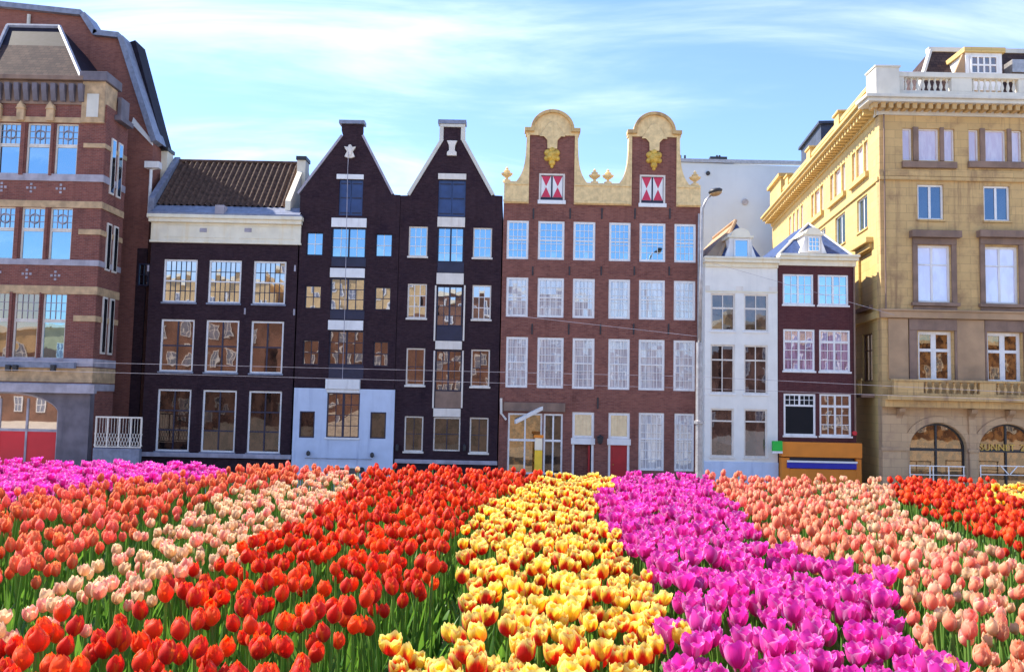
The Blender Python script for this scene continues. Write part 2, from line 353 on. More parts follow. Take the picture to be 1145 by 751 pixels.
mb = MB(); X1, X2, Y1, Y2 = 14, 22, 8.4, 17
mb.add([(-X1, -2, ZB), (X1, -2, ZB), (X1, Y1, ZB), (-X1, Y1, ZB), (-X2, -9, 0.01), (X2, -9, 0.01), (X2, Y2, 0.01), (-X2, Y2, 0.01)],
       [(0, 1, 2, 3), (4, 5, 1, 0), (5, 6, 2, 1), (6, 7, 3, 2), (7, 4, 0, 3)], 0); mb.m[0] = 1
o = mb.build('flower_bed', ['turf', 'soil']); o['kind'] = 'structure'

# ------------------------------------------------------------------ dark house with tiled roof and cream cornice
def wallpoly(u0, u1, z1): return [(u0, 0), (u1, 0), (u1, z1), (u0, z1)]
h = House('dark_canal_house', 48, 250, 'dark brick canal house with cream cornice, pantile roof and nine large white framed windows')
uL, uR = h.u(169, 275), h.u(335, 275); zc0, zc1 = h.z(250, 272.5), h.z(250, 242)
row(h, [(182.5, 220), (233, 269.5), (283, 319.5)], 291, 339, 251, frame='white', pane='glass_mid', cols=6, rows=4, muntin='navy', mw=.035, mid=.5, midw=.07, sill='lead', rec=.06, fw=.1)
row(h, [(179, 216.5), (229.5, 266.5), (280, 316.5)], 358, 416.5, 248, frame='white', pane='glass_low', cols=2, rows=2, muntin='navy', mw=.08, sill='lead', rec=.06, fw=.1)
row(h, [(175, 212.5), (225.5, 263.5), (277, 314)], 436, 505.5, 244, frame='white', pane='glass_ground', cols=2, rows=3, muntin='navy', mw=.08, sill='lead', rec=.06, fw=.1)
MB().wall(wallpoly(uL, uR, zc1 - .05), h.holes).build('facade', 'brick_dark', h.root)
zr, ze = h.z(262, 182, 3.6), h.z(255, 231, .5)
mb = MB().box(uL + .02, uR - .02, .36, 9, 0, zc0)
mb.prism([(0, 0)] * 0 or [(uL + .02, zc0), (uR - .02, zc0), (uR - .02, ze - .1), (uL + .02, ze - .1)], .4, 8.5); mb.build('side_walls', 'brick_dark', h.root)
mb = MB()
mb.box(uL - .02, uR + .06, -.1, .3, zc0, zc1 - .42); mb.box(uL - .1, uR + .12, -.32, .3, zc1 - .42, zc1 - .2); mb.box(uL - .16, uR + .18, -.44, .3, zc1 - .2, zc1)
mb.box(uL - .06, uR + .1, -.16, .3, zc0 + .001, zc0 + .12)
for a, b in ((185, 262), (268, 330)):
    u0, u1 = h.u(a, 258), h.u(b, 258); mb.box(u0, u1, -.125, -.1, zc0 + .3, zc0 + .33); mb.box(u0, u1, -.125, -.1, zc1 - .58, zc1 - .55)
co = mb.build('cornice', 'cream', h.root, bevel=.015)
for px in (228, 278): h.box('vent', 'greystone', (px - 4, 255.5, px + 4, 260), -.12, -.1).parent = co
MB().box(uL - .12, uR + .14, -.4, .55, zc1 + .002, zc1 + .1).add([(uL, -.3, zc1 + .1), (uR, -.3, zc1 + .1), (uR, .5, ze), (uL, .5, ze)], [(0, 1, 2, 3)]).build('gutter', 'lead', h.root)
h.box('hoist_box', 'greystone', (243, 231, 253, 241), -.42, .2)
# corrugated pantiles
nx, ncol, nrow = 8, 22, 13; ua, ub = h.u(188, 205, 2), h.u(329, 207, 2); vs, fs = [], []
for j in range(nrow):
    for e in (0, 1):
        tt = (j + e) / nrow; y = .5 + 3.1 * tt; z = ze + (zr - ze) * tt + (.0 if e else .05)
        for i in range(ncol * nx + 1):
            ph = i / nx * 2 * math.pi; vs.append((ua + (ub - ua) * i / (ncol * nx), y - .055 * math.sin(ph), z + .05 * math.sin(ph)))
w_ = ncol * nx + 1
for k in range(2 * nrow - 1): fs += [(k * w_ + i, k * w_ + i + 1, (k + 1) * w_ + i + 1, (k + 1) * w_ + i) for i in range(w_ - 1)]
rf = MB().add(vs, fs).build('roof', 'pantile', h.root, smooth=True)
mb = MB().add([(ua, 3.6, zr), (ub, 3.6, zr), (ub, 6.7, ze), (ua, 6.7, ze)], [(0, 1, 2, 3)]); mb.build('rear_roof_slope', 'pantile', h.root)
MB().tube([(ua - .1, 3.6, zr + .04), (ub + .1, 3.6, zr + .04)], .12, 10).build('ridge', 'pantile', rf)
for k, (xa, xb) in enumerate(((ua - .34, ua), (ub, ub + .3))):
    MB().add([(x, y, z) for x in (xa, xb) for y, z in ((.2, ze - .5), (.2, ze + .35), (3.6, zr + .28), (7, ze + .3), (7, ze - .5))],
             [(0, 1, 2, 3, 4), (5, 6, 7, 8, 9)] + [(i, (i + 1) % 5, (i + 1) % 5 + 5, i + 5) for i in range(5)]).build('roof_parapet', 'lead' if k == 0 else 'cream', h.root)
for (a, b, y0, y1) in ((181, 189.5, 171, 207), (333.5, 343, 181, 214)):
    u0, z0, u1, z1 = h.rect(a, y0, b, y1, 3); c_ = MB().box(u0, u1, 2.6, 3.5, z0 - .6, z1).build('chimney', 'cream', h.root, bevel=.01)
    MB().box(u0 - .05, u1 + .05, 2.5, 3.6, z1 + .002, z1 + .22).build('chimney_cap', 'iron', c_)
zb = h.z(244, 509); MB().box(h.u(159, 505), h.u(326, 509), -.16, 0, zb - .12, zb + .12).build('plinth_ledge', 'greystone', h.root, bevel=.02)
for px, py in ((330, 300), (329, 349), (166, 300), (274, 348)): h.box('wall_anchor', 'greystone', (px - 1, py - 3.5, px + 1, py + 3.5), -.05, 0)

# ------------------------------------------------------------------ two dark spout gabled warehouses
def hatch(h, r, mat='blue'):
    u0, z0, u1, z1 = h.rect(*r); um = (u0 + u1) / 2; h.holes.append([(u0, z0), (u1, z0), (u1, z1), (u0, z1)])
    o = MB().box(u0 + .001, um - .012, .1, .16, z0, z1).box(um + .012, u1 - .001, .1, .16, z0, z1).box(u0, u1, .15, .18, z0, z1).build('hatch_door', mat, h.root, bevel=.008)
    for q in (.08, .5, .9): MB().box(u0 + .08, um - .06, .08, .1, z0 + (z1 - z0) * q - .04, z0 + (z1 - z0) * q + .04).build('hinge_strap', 'navy', o); MB().box(um + .06, u1 - .08, .08, .1, z0 + (z1 - z0) * q - .04, z0 + (z1 - z0) * q + .04).build('hinge_strap', 'navy', o)
def spout(h, left, gab, right, top):
    """gab: pixel outline of the gable, from the lower left shoulder over the top to the right one"""
    out = [(left, 0), (right, 0)] + [h.p(*q) for q in reversed(gab)]
    out[2] = (right, out[2][1]); out[-1] = (left, out[-1][1]); return out
hA = h = House('spout_gable_house', 48, 388, 'dark spout gable warehouse house with pale blue ground floor and rope below its white ornament')
gab = [(334, 217), (383.5, 152), (382, 146), (382, 137.5), (405.5, 138), (405.5, 146), (404.5, 152), (438, 217.5), (448, 218)]
left, right = h.u(333, 290), h.u(445.5, 290)
hatch(h, (379, 201, 405.5, 241))
window(h, h.rect(370.6, 254.5, 409, 288), frame='navy', pane='glass', cols=4, rows=3, mw=.035, vmid=True, midw=.09, muntin='white')
window(h, h.rect(369, 311, 407.5, 347), frame='navy', pane='glass_mid', cols=4, rows=3, mw=.035, vmid=True, midw=.09)
window(h, h.rect(367.6, 369.5, 406.5, 408), frame='navy', pane='glass_low', cols=4, rows=3, mw=.035, vmid=True, midw=.09)
for xs, y0, y1, g in ([(342.6, 361), (420, 438.4)], 260.5, 286, 'glass'), ([(340.8, 358.8), (419, 436.7)], 320, 345.5, 'glass_mid'), ([(338.4, 356.4), (417.4, 434)], 381, 408.5, 'glass_low'):
    row(h, xs, y0, y1, 390, frame='navy', pane=g, cols=2, rows=2, mw=.04, muntin='white' if y0 < 300 else None, fw=.05)
out = spout(h, left, gab, right, 0)
MB().wall(out, h.holes).build('facade', 'brick_dark', h.root)
zsh = h.z(390, 217); pk = h.z(393, 150)
MB().box(left + .01, right - .01, .36, 11, 0, zsh - .1).build('side_walls', 'brick_dark', h.root)
um = h.u(393, 150); ul, ur = h.u(336, 217), h.u(438, 217)
MB().prism([(ul, zsh - .1), (ur, zsh - .1), (um, pk - .3)], .37, 10.9).build('roof', 'darkroof', h.root)
cop = MB()
for a, b in ((gab[0], gab[1]), (gab[7], gab[6])):
    (ua_, za), (ub_, zb_) = h.p(*a), h.p(*b); sgn = -1 if ua_ < ub_ else 1
    cop.add([(ua_, -.04, za), (ub_, -.04, zb_), (ub_ + sgn * .1, -.04, zb_ + .08), (ua_ + sgn * .1, -.04, za + .08), (ua_, .4, za), (ub_, .4, zb_), (ub_ + sgn * .1, .4, zb_ + .08), (ua_ + sgn * .1, .4, za + .08)],
            [(0, 1, 2, 3), (4, 5, 6, 7), (0, 1, 5, 4), (1, 2, 6, 5), (2, 3, 7, 6), (3, 0, 4, 7)])
cop.build('gable_coping', 'greystone', h.root)
h.box('gable_cap', 'lead', (379.5, 135, 408, 139), -.14, .5)
for r in ((376.6, 195.2, 406.8, 200.6), (370.8, 244, 410, 254.2), (369.2, 300, 408, 310.4), (367, 358.2, 406.2, 369)): h.box('lintel', 'white', r, -.07, .2)
for r, m_ in (((370.8, 288.3, 409, 298), 'navy'), ((369.2, 347.3, 407.5, 357), 'navy'), ((367.6, 408.3, 406.3, 423.5), 'navy')): h.box('spandrel_panel', m_, r, -.03, .1)
# pale blue ground floor, standing slightly proud
g0, gz0, g1, gz1 = h.rect(328, 434.5, 440.5, 536)
h.pl_holes = h.holes; h.holes = []
wg = [window(h, h.rect(366, 439, 402.5, 489), frame='navy', pane='glass_low', cols=4, rows=4, mw=.035, vmid=True, midw=.12, rec=.04, sill='white'),
      window(h, h.rect(335.6, 459.5, 352.5, 489), frame='navy', pane='glass_ground', cols=1, rows=1, rec=.03),
      window(h, h.rect(414.5, 460.5, 432, 490), frame='navy', pane='glass_ground', cols=1, rows=1, rec=.03)]
gf = MB().wall([(g0, 0), (g1, 0), (g1, gz1), (g0, gz1)], h.holes, th=.17, rev=.16).build('ground_floor_front', 'paleblue', h.root)
gf.location.y = -.18
for w_ in wg: w_.location.y = -.18
mb = MB().box(h.u(365, 430), h.u(403, 430), -.3, -.005, h.z(384, 435), h.z(384, 424)).box(h.u(366, 437), h.u(402.5, 437), -.22, -.005, h.z(384, 439), h.z(384, 435.2)); mb.build('door_canopy', 'white', h.root, bevel=.012)
zz_ = h.z(380, 512); mb = MB().tube([(h.u(343, 511), -.4, zz_), (h.u(416, 513), -.4, zz_)], .03)
for q in (343, 380, 416): mb.tube([(h.u(q, 511), -.4, zz_), (h.u(q, 511), -.18, zz_)], .025)
mb.build('hand_rail', 'steel', h.root)
for q, qy in ((346, 506), (417, 508)):
    u_, z_ = h.p(q, qy); MB().lathe([(.03, .14), (.1, .08), (.12, -.06), (.05, -.14)], n=10).build('wall_light', 'iron', h.root, loc=(u_, -.3, z_))
window(h, h.rect(366, 521, 401, 531), frame='white', pane='glass_low', cols=1, rows=1, hole=False, rec=-.27)
u_, z_ = h.p(405, 525); MB().tube([(u_, -.18, z_), (u_, -.3, z_)], .17, 14).build('vent_cowl', 'iron', h.root)
# ornament and rope
def ornament(h, px, py, s):
    u_, z_ = h.p(px, py); mb = MB()
    mb.prism([(u_ + x * s, z_ + y * s) for x, y in ((-.1, -.38), (.1, -.38), (.3, -.3), (.22, -.12), (.16, 0), (.26, .14), (.34, .3), (.14, .26), (.06, .4), (-.06, .4), (-.14, .26), (-.34, .3), (-.26, .14), (-.16, 0), (-.22, -.12), (-.3, -.3))], -.14, 0)
    mb.prism([(u_ + x * s, z_ + y * s) for x, y in ((-.08, -.25), (.08, -.25), (.14, .1), (0, .3), (-.14, .1))], -.2, -.14)
    return mb.build('gable_ornament', 'offwhite', h.root, bevel=.03)
ornament(h, 391.5, 170, 1.0)
u_, z_ = h.p(390.5, 171); ub_, zb_ = h.p(384, 424)
MB().tube([(u_, -.2, z_), (u_, -.26, z_ - 1), (ub_, -.3, zb_ + 4), (ub_, -.3, zb_)], .017, 6).build('hoist_rope', 'greystone', h.root)

hB = h = House('spout_gable_house', 48, 502, 'dark spout gable warehouse house with white stone coping and white framed side windows')
gab = [(446, 218.5), (457, 218.5), (495, 156), (493, 148), (493, 138), (518.5, 138.5), (518.5, 148), (517, 156), (551, 218.5), (560.5, 219)]
left, right = h.u(446, 290), h.u(560.5, 290)
hatch(h, (490, 201.5, 520.5, 242))
window(h, h.rect(489, 254, 518.5, 293), frame='navy', pane='glass', cols=4, rows=4, mw=.03, vmid=True, midw=.09, muntin='white')
window(h, h.rect(488, 319.5, 517, 364.5), frame='navy', pane='glass_mid', cols=4, rows=4, mw=.03, vmid=True, midw=.09)
window(h, h.rect(486.5, 391.5, 516, 437), frame='navy', pane='glass_low', cols=4, rows=4, mw=.03, vmid=True, midw=.09)
window(h, h.rect(484.5, 466.5, 514.5, 504), frame='offwhite', pane='glass_ground', cols=2, rows=2, mw=.05, muntin='navy', rec=.05)
for xs, y0, y1, g in ([(457, 478), (529, 550)], 254, 287.5, 'glass'), ([(455.5, 477), (528, 549)], 318, 356.5, 'glass_mid'), ([(454, 475), (526.5, 547.5)], 390, 431.5, 'glass_low'), ([(452, 473), (525, 546)], 466, 505.5, 'glass_ground'):
    row(h, xs, y0, y1, 503, frame='offwhite', pane=g, cols=3 if y0 < 380 else 2, rows=3 if y0 < 380 else 2, mw=.035, muntin='navy' if y0 > 380 else 'white', fw=.075, rec=.05, sill='offwhite')
MB().wall(spout(h, left, gab, right, 0), h.holes).build('facade', 'brick_dark', h.root)
zsh = h.z(503, 218); pk = h.z(506, 150)
MB().box(left + .01, right - .01, .36, 11, 0, zsh - .1).build('side_walls', 'brick_dark', h.root)
MB().prism([(h.u(458, 218), zsh - .1), (h.u(551, 218), zsh - .1), (h.u(506, 150), pk - .3)], .37, 10.9).build('roof', 'darkroof', h.root)
cop = MB()
for a, b in ((gab[1], gab[2]), (gab[8], gab[7])):
    (ua_, za), (ub_, zb_) = h.p(*a), h.p(*b); sgn = -1 if ua_ < ub_ else 1
    cop.add([(ua_ - sgn * .07, -.06, za - .02), (ub_ - sgn * .07, -.06, zb_ - .02), (ub_ + sgn * .1, -.06, zb_ + .08), (ua_ + sgn * .1, -.06, za + .08), (ua_ - sgn * .07, .4, za - .02), (ub_ - sgn * .07, .4, zb_ - .02), (ub_ + sgn * .1, .4, zb_ + .08), (ua_ + sgn * .1, .4, za + .08)],
            [(0, 1, 2, 3), (4, 5, 6, 7), (0, 1, 5, 4), (1, 2, 6, 5), (2, 3, 7, 6), (3, 0, 4, 7)])
for a, b in ((491.5, 496), (515.5, 520)):
    u0, z0, u1, z1 = h.rect(a, 139, b, 157); cop.box(u0, u1, -.062, .4, z0, z1)
cop.build('gable_coping', 'palestone', h.root)
h.box('gable_cap', 'lead', (490, 134.6, 521.5, 139), -.14, .5); h.box('gable_cap', 'palestone', (493, 139.2, 518.5, 142.5), -.1, 0)
for r in ((490, 194.4, 521.4, 200.8), (489.2, 243, 520, 254), (488.2, 305.5, 518.5, 318), (486.8, 381.2, 516.5, 390.6), (484.6, 456.5, 515, 465.8)): h.box('lintel', 'offwhite', r, -.07, .2)
for r, m_ in (((489.2, 293.3, 518.6, 304.8), 'navy'), ((488.2, 364.8, 517, 380.8), 'navy'), ((486.6, 437.3, 516, 456), 'brownstone')): h.box('spandrel_panel', m_, r, -.03, .1)
for xa, xb, ya, yb in ((486.5, 519, 318, 381), (485, 517, 391, 456)):
    for q in (xa, xb): h.box('jamb', 'offwhite', (q - .9, ya + 1, q + .9, yb), -.05, .02)
u_, z_ = h.p(505.5, 166); mb = MB().prism([(u_ + x, z_ + y) for x, y in ((-.28, -.45), (.28, -.45), (.28, -.25), (.16, -.15), (.18, .15), (.3, .42), (-.3, .42), (-.18, .15), (-.16, -.15), (-.28, -.25))], -.16, 0); mb.build('gable_ornament', 'offwhite', h.root, bevel=.03)
zb = h.z(498, 516); MB().box(h.u(441.5, 515), h.u(556, 516), -.16, 0, zb - .12, zb + .1).build('plinth_ledge', 'greystone', h.root, bevel=.02)
for q, qy in ((444.5, 500), (519.5, 500)):
    u_, z_ = h.p(q, qy); MB().lathe([(.02, .2), (.1, .1), (.08, -.15), (.03, -.2)], n=8).build('wall_light', 'iron', h.root, loc=(u_, -.15, z_))

# ------------------------------------------------------------------ twin bell gabled brick house
h = House('bell_gable_house', 48, 672, 'wide red brick house with twin cream bell gables, white sash windows and a red door')
left, right = h.u(561, 330), h.u(782.5, 334)
zs = h.z(672, 229.5)                                  # foot of the cream band
cols6 = [(566.6, 591), (601.6, 631), (641, 665.5), (681, 705), (715, 744), (754, 778)]
sash = dict(frame='white', cols=4, rows=5, mw=.03, mid=.5, midw=.07, fw=.13, rec=.03)
row(h, cols6, 248.5, 291.5, 672, panes=['glass', 'glass', 'glass', 'glass', 'glass', 'glass'], **sash)
row(h, [(a - .6, b - .6) for a, b in cols6], 312, 356, 672, panes=['glass_curtain'], **sash)
row(h, [(a - 1, b - 1) for a, b in cols6], 378.5, 435, 672, panes=['glass_curtain'], **{**sash, 'rows': 6})
row(h, [(567.5, 606), (607.5, 629)], 462, 530, 600, frame='white', panes=['glass_shop', 'glass_ground'], cols=2, rows=1, mw=.09, mid=[.56], midw=.12, fw=.1, rec=.05)
row(h, [(714, 742.5), (754, 776)], 461.5, 526, 735, frame='white', panes=['glass_curtain', 'glass_curtain'], cols=4, rows=6, mw=.035, mid=.55, midw=.08, fw=.12, rec=.04)
zd0, zd1, zt0, zt1 = .16, h.z(672, 497), h.z(672, 490), h.z(672, 461)
for (a, b, m_) in ((639.5, 664, None), (680, 704, 'red')):
    u0, u1 = h.u(a, 500), h.u(b, 500)
    window(h, (u0, zt0, u1, zt1), frame='white', pane='glass_blind', cols=1, rows=1, fw=.14, rec=.05)
    h.holes.append([(u0, .1), (u1, .1), (u1, zd1), (u0, zd1)])
    MB().box(u0 - .06, u1 + .06, -.05, .2, zd1 + .002, zt0 - .002).build('door_lintel', 'white', h.root, bevel=.01)
    MB().box(u0, u0 + .13, .04, .14, .14, zd1 - .002).box(u1 - .13, u1, .04, .14, .14, zd1 - .002).build('door_frame', 'white', h.root)
    if m_:
        d_ = MB().box(u0 + .132, u1 - .132, .09, .15, .14, zd1 - .01).box(u0 + .25, u1 - .25, .075, .09, .4, 1.0).box(u0 + .25, u1 - .25, .075, .09, 1.15, zd1 - .2).build('door', m_, h.root, bevel=.008)
        MB().lathe([(.0, -.03), (.04, 0), (.0, .03)], n=8).build('door_knob', 'gold', d_, loc=(u0 + .3, .06, 1.05))
    else:
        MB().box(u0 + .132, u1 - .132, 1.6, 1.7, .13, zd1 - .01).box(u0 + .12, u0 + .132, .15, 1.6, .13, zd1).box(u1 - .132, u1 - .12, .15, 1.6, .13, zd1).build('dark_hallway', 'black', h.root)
        MB().box(u1 - .3, u1 - .2, .14, 1.0, .14, zd1 - .05).build('door', 'red', h.root, bevel=.01)
zbase = h.z(672, 228)
# brick wall with the two gable towers; attic windows sit in holes
T = []
for k, (cx0, cx1, ytop, wx) in enumerate(((591, 643, 151.8, (602.6, 194, 631.6, 226)), (705.5, 757, 153.5, (715.2, 195.5, 744, 229.5)))):
    T.append((h.u(cx0, 190), h.u(cx1, 190), h.z((cx0 + cx1) / 2, ytop), wx))
out = [(left, 0), (right, 0), (right, zs), (T[1][1], zs), (T[1][1], T[1][2]), (T[1][0], T[1][2]), (T[1][0], zs), (T[0][1], zs), (T[0][1], T[0][2]), (T[0][0], T[0][2]), (T[0][0], zs), (left, zs)]
for k, t_ in enumerate(T):
    u0, z0, u1, z1 = h.rect(*t_[3])
    h.holes.append([(u0, z0), (u1, z0), (u1, z1), (u0, z1)])
    fr = MB().box(u0, u0 + .1, .02, .12, z0, z1).box(u1 - .1, u1, .02, .12, z0, z1).box(u0 + .1, u1 - .1, .02, .12, z1 - .1, z1).box(u0 + .1, u1 - .1, .02, .12, z0, z0 + .06).build('attic_window', 'offwhite', h.root)
    MB().box(u0 - .06, u1 + .06, -.1, .02, z0 - .12, z0 + .1).build('sill', 'white', fr, bevel=.01)
    MB().box(u0 + .1, u1 - .1, .13, .16, z0 + .06, z1 - .1).build('recess_panel', 'navy', fr)
    um = (u0 + u1) / 2
    for a, b in ((u0 + .13, um - .05), (um + .05, u1 - .13)):
        q0, q1 = z0 + .3, z1 - .14; c_ = (a + b) / 2; zm = (q0 + q1) / 2
        sh = MB().box(a, b, .085, .125, q0, q1).build('shutter', 'white', fr)
        mb = MB()
        mb.prism([(a + .01, q1), (b - .01, q1), (c_, zm + .02)], .079, .084); mb.prism([(a + .01, q0), (c_, zm - .02), (b - .01, q0)], .079, .084)
        mb.build('hourglass_panel', 'shutred', sh)
MB().wall(out, h.holes, th=.4).build('facade', 'brick_twin', h.root)
MB().box(left + .01, right - .01, .41, 12, 0, zs - .1).build('side_walls', 'brick_twin', h.root)
for t_ in T:
    c_ = (t_[0] + t_[1]) / 2; MB().prism([(c_ - 2.6, zs - .1), (c_ + 2.6, zs - .1), (c_, t_[2] - .2)], .42, 11.5).build('roof', 'darkroof', h.root)
def arc(c, r0, a0, a1, n, sx=1, sy=1): return [(c[0] + sx * r0 * math.cos(R(a0 + (a1 - a0) * i / n)), c[1] + sy * r0 * math.sin(R(a0 + (a1 - a0) * i / n))) for i in range(n + 1)]
zb1 = h.z(672, 205)                                  # top of the cream band
for k, (cx, pl, pr, ycorn, yt) in enumerate(((617, 588, 646.5, 146, 125.5), (731, 701, 759.5, 148.5, 128))):
    t_ = T[k]; u0, u1 = t_[0], t_[1]; c_ = (u0 + u1) / 2; zc = h.z(cx, ycorn); zt = h.z(cx, yt); hw = h.u(pr, ycorn) - c_
    rr = hw * .78
    ped = [(u0 - .2, t_[2]), (u1 + .2, t_[2]), (u1 + .2, zc - .05)] + arc((c_, zc), 1, 0, 180, 18, rr, zt - zc) + [(u0 - .2, zc - .05)]
    pd = MB().prism(ped, -.08, .42).build('gable_pediment', 'gold_cream', h.root)
    hood = arc((c_, zc), 1, -4, 184, 20, rr + .1, zt - zc + .1); inner = arc((c_, zc), 1, -4, 184, 20, rr - .06, zt - zc - .08)
    mb = MB().prism(hood + inner[::-1], -.24, .44); mb.box(c_ - hw - .12, c_ - rr + .1, -.26, .44, zc - .12, zc + .1).box(c_ + rr - .1, c_ + hw + .12, -.26, .44, zc - .12, zc + .1); mb.build('moulding', 'ochre', pd, bevel=.02)
    MB().prism([(c_ + x, zc - .1 + y) for x, y in ((-.75, -.28), (-.5, -.28), (-.3, -.5), (-.28, -1.0), (.28, -1.0), (.3, -.5), (.5, -.28), (.75, -.28), (.5, .1), (.25, .5), (0, .65), (-.25, .5), (-.5, .1))], -.14, -.07).build('relief', 'gold_cream', pd, bevel=.03)
    # cartouche
    uc, zc_ = h.p(cx + .2, ycorn + 29); mb = MB()
    for px_, pz_, r_, d_ in ((0, 0, .34, .3), (-.26, .2, .2, .2), (.26, .2, .2, .2), (-.3, -.12, .16, .18), (.3, -.12, .16, .18), (0, .34, .2, .22), (0, -.38, .2, .24), (0, -.6, .1, .16), (.1, .1, .2, .38), (-.12, -.08, .17, .36)):
        st, sl_ = 10, 6
        mb.add([(uc + px_ + r_ * math.sin(math.pi * (i + .5) / sl_) * math.cos(2 * math.pi * j / st), d_ * -math.sin(math.pi * (i + .5) / sl_) * math.sin(2 * math.pi * j / st) * 1.0 - .02, zc_ + pz_ + r_ * math.cos(math.pi * (i + .5) / sl_)) for i in range(sl_) for j in range(st)],
               [(i * st + j, i * st + (j + 1) % st, (i + 1) * st + (j + 1) % st, (i + 1) * st + j) for i in range(sl_ - 1) for j in range(st)] + [tuple(range(st)), tuple((sl_ - 1) * st + j for j in range(st))])
    mb.build('cartouche', 'gold', h.root, smooth=True)
    # scrolls at both sides
    for sgn, ue, zlow in ((-1, [left, (T[0][1] + T[1][0]) / 2][k], zs), (1, [(T[0][1] + T[1][0]) / 2, right][k], zs)):
        ub_ = u0 if sgn < 0 else u1; w0 = abs(ue - ub_)
        zt_ = t_[2] + .1; pts = [(ub_ - sgn * .04, zs), (ub_ - sgn * .04, zt_), (ub_ + sgn * .14, zt_)]
        for i in range(1, 13):
            q = i / 12; pts.append((ub_ + sgn * (.14 + .46 * q ** 4 + .08 * q), zt_ - (zt_ - zb1) * q ** .85))
        pts += [(ub_ + sgn * (w0 * .52 if w0 > 1.6 else w0 * .85), zb1 - .02), (ue - sgn * .004, zb1 - .02), (ue - sgn * .004, zs)]
        MB().prism(pts, -.1, .4).build('gable_scroll', 'gold_cream', h.root)
mb = MB()
for a, b in ((left, T[0][0]), (T[0][1], T[1][0]), (T[1][1], right)): mb.box(a - .03 if a == left else a, b, -.2, -.1, zs + .05, zs + .2); mb.box(a, b, -.15, -.1, zb1 - .2, zb1 - .1)
mb.build('band_moulding', 'gold_cream', h.root, bevel=.02)
for px, py in ((566.6, 205), (665, 206), (680, 206.5), (777.5, 209)):
    u_, z_ = h.p(px, py); z_ = zb1 - .02
    MB().lathe([(.22, -.02), (.22, .12), (.1, .16), (.08, .26), (.3, .42), (.34, .5), (.16, .56), (.2, .64), (.08, .72), (.1, .78), (0.01, .9)], n=12).build('finial', 'gold_cream', h.root, smooth=False, loc=(u_, .12, z_))
for px in (596.5, 637.5, 673, 710, 749):
    for py, ln in ((239, 6), (303, 5), (368, 6)): h.box('wall_anchor', 'iron', (px - .8 - (py - 239) * .012, py - ln, px + .8 - (py - 239) * .012, py + ln), -.05, 0)
h.box('wall_anchor', 'iron', (667.5, 444, 669.3, 457), -.05, 0)
# lantern, awning arm, shop board
u_, z_ = h.p(670.5, 491); la = MB().lathe([(.02, .28), (.2, .14), (.17, .1), (.12, -.2), (.05, -.26)], n=8).box(-.02, .02, .0, .28, .16, .2).build('wall_lantern', 'iron', h.root, loc=(u_, -.28, z_))
(ua_, za), (ub_, zb_) = h.p(577, 470.5), h.p(608, 455.5)
MB().add([(ua_, -1.4, za - .12), (ub_, -.1, zb_ - .12), (ub_, -.1, zb_ + .1), (ua_, -1.4, za + .1), (ua_ - .1, -1.1, za - .12), (ub_ - .1, .0, zb_ - .12), (ub_ - .1, .0, zb_ + .1), (ua_ - .1, -1.1, za + .1)],
         [(0, 1, 2, 3), (4, 5, 6, 7), (0, 1, 5, 4), (1, 2, 6, 5), (2, 3, 7, 6), (3, 0, 4, 7)]).build('awning_arm', 'white', h.root, bevel=.02)
MB().box(h.u(563, 455), h.u(632, 456), -.14, .0, h.z(600, 460), h.z(600, 450)).build('shop_fascia', 'brownstone', h.root, bevel=.02)
mb = MB().tube([h.p(560.5, 440)[:1] + (-.12, h.z(560, 445)), (h.u(560.5, 460), -.12, h.z(560, 462)), (h.u(566, 469), -.12, h.z(566, 469))], .07, 8); mb.build('drain_pipe', 'offwhite', h.root)
MB().tube([(right - .1, -.1, zs - .4), (right - .1, -.1, .2)], .06, 8).build('drain_pipe', 'steel', h.root)

# yellow and white advertising post in front of the shop
X_ = ray(602, 505); k_ = 45.5 / X_.y; p_ = empty('advertising_post', (X_.x * k_, 45.5, .13), 0, 'yellow and white advertising post standing before the shop window', 'post')
zt_ = ZC + ray(602, 486).z * k_ - .13; zm_ = ZC + ray(602, 503).z * k_ - .13
MB().box(-.2, .2, -.14, .14, .05, zm_).build('lower_panel', 'yellow', p_, bevel=.02); MB().box(-.2, .2, -.14, .14, zm_ + .003, zt_ - .15).build('upper_panel', 'cream', p_, bevel=.02)
MB().box(-.26, .26, -.2, .2, zt_ - .147, zt_).build('cap', 'orange', p_, bevel=.02); MB().box(-.3, .3, -.25, .25, 0, .048).build('base', 'iron', p_)
# ------------------------------------------------------------------ white dormer house
h = House('white_narrow_house', 47, 828, 'narrow white plastered house with cream cornice, six tall windows and a slate dormer roof')
left, right = h.u(788, 400), h.u(869.5, 400); zc = h.z(828, 299)
wk = dict(frame='offwhite', fw=.09, mw=.05, rec=.08, cols=2, rows=1)
row(h, [(795, 822), (832, 859)], 328.5, 370, 828, panes=['glass_dark'], mid=[.62], midw=.1, sill='white', **wk)
row(h, [(794.5, 821.5), (832, 858.5)], 385.5, 440, 828, panes=['glass_dark'], mid=[.7], midw=.08, sill='white', **wk)
row(h, [(794.5, 820.5), (832, 858)], 457, 511, 828, panes=['glass_dark'], mid=[.76], midw=.08, sill='offwhite', **{**wk, 'cols': 1})
MB().wall(wallpoly(left, right, zc), h.holes).build('facade', 'whitewall', h.root)
MB().box(left + .01, right - .01, .36, 8.5, 0, zc).build('side_walls', 'whitewall', h.root)
zb = h.z(828, 516); MB().box(left - .02, right + .02, -.06, 0, .13, zb).build('plinth', 'paleblue', h.root, bevel=.01)
MB().box(left - .02, right + .02, -.12, .4, zc, zc + .24).box(left - .1, right + .03, -.34, .4, zc + .24, zc + .42).box(left - .12, right + .05, -.42, .4, zc + .42, zc + .54).box(left, right, -.05, 0, h.z(828, 325), h.z(828, 327)).build('cornice', 'cream', h.root, bevel=.015)
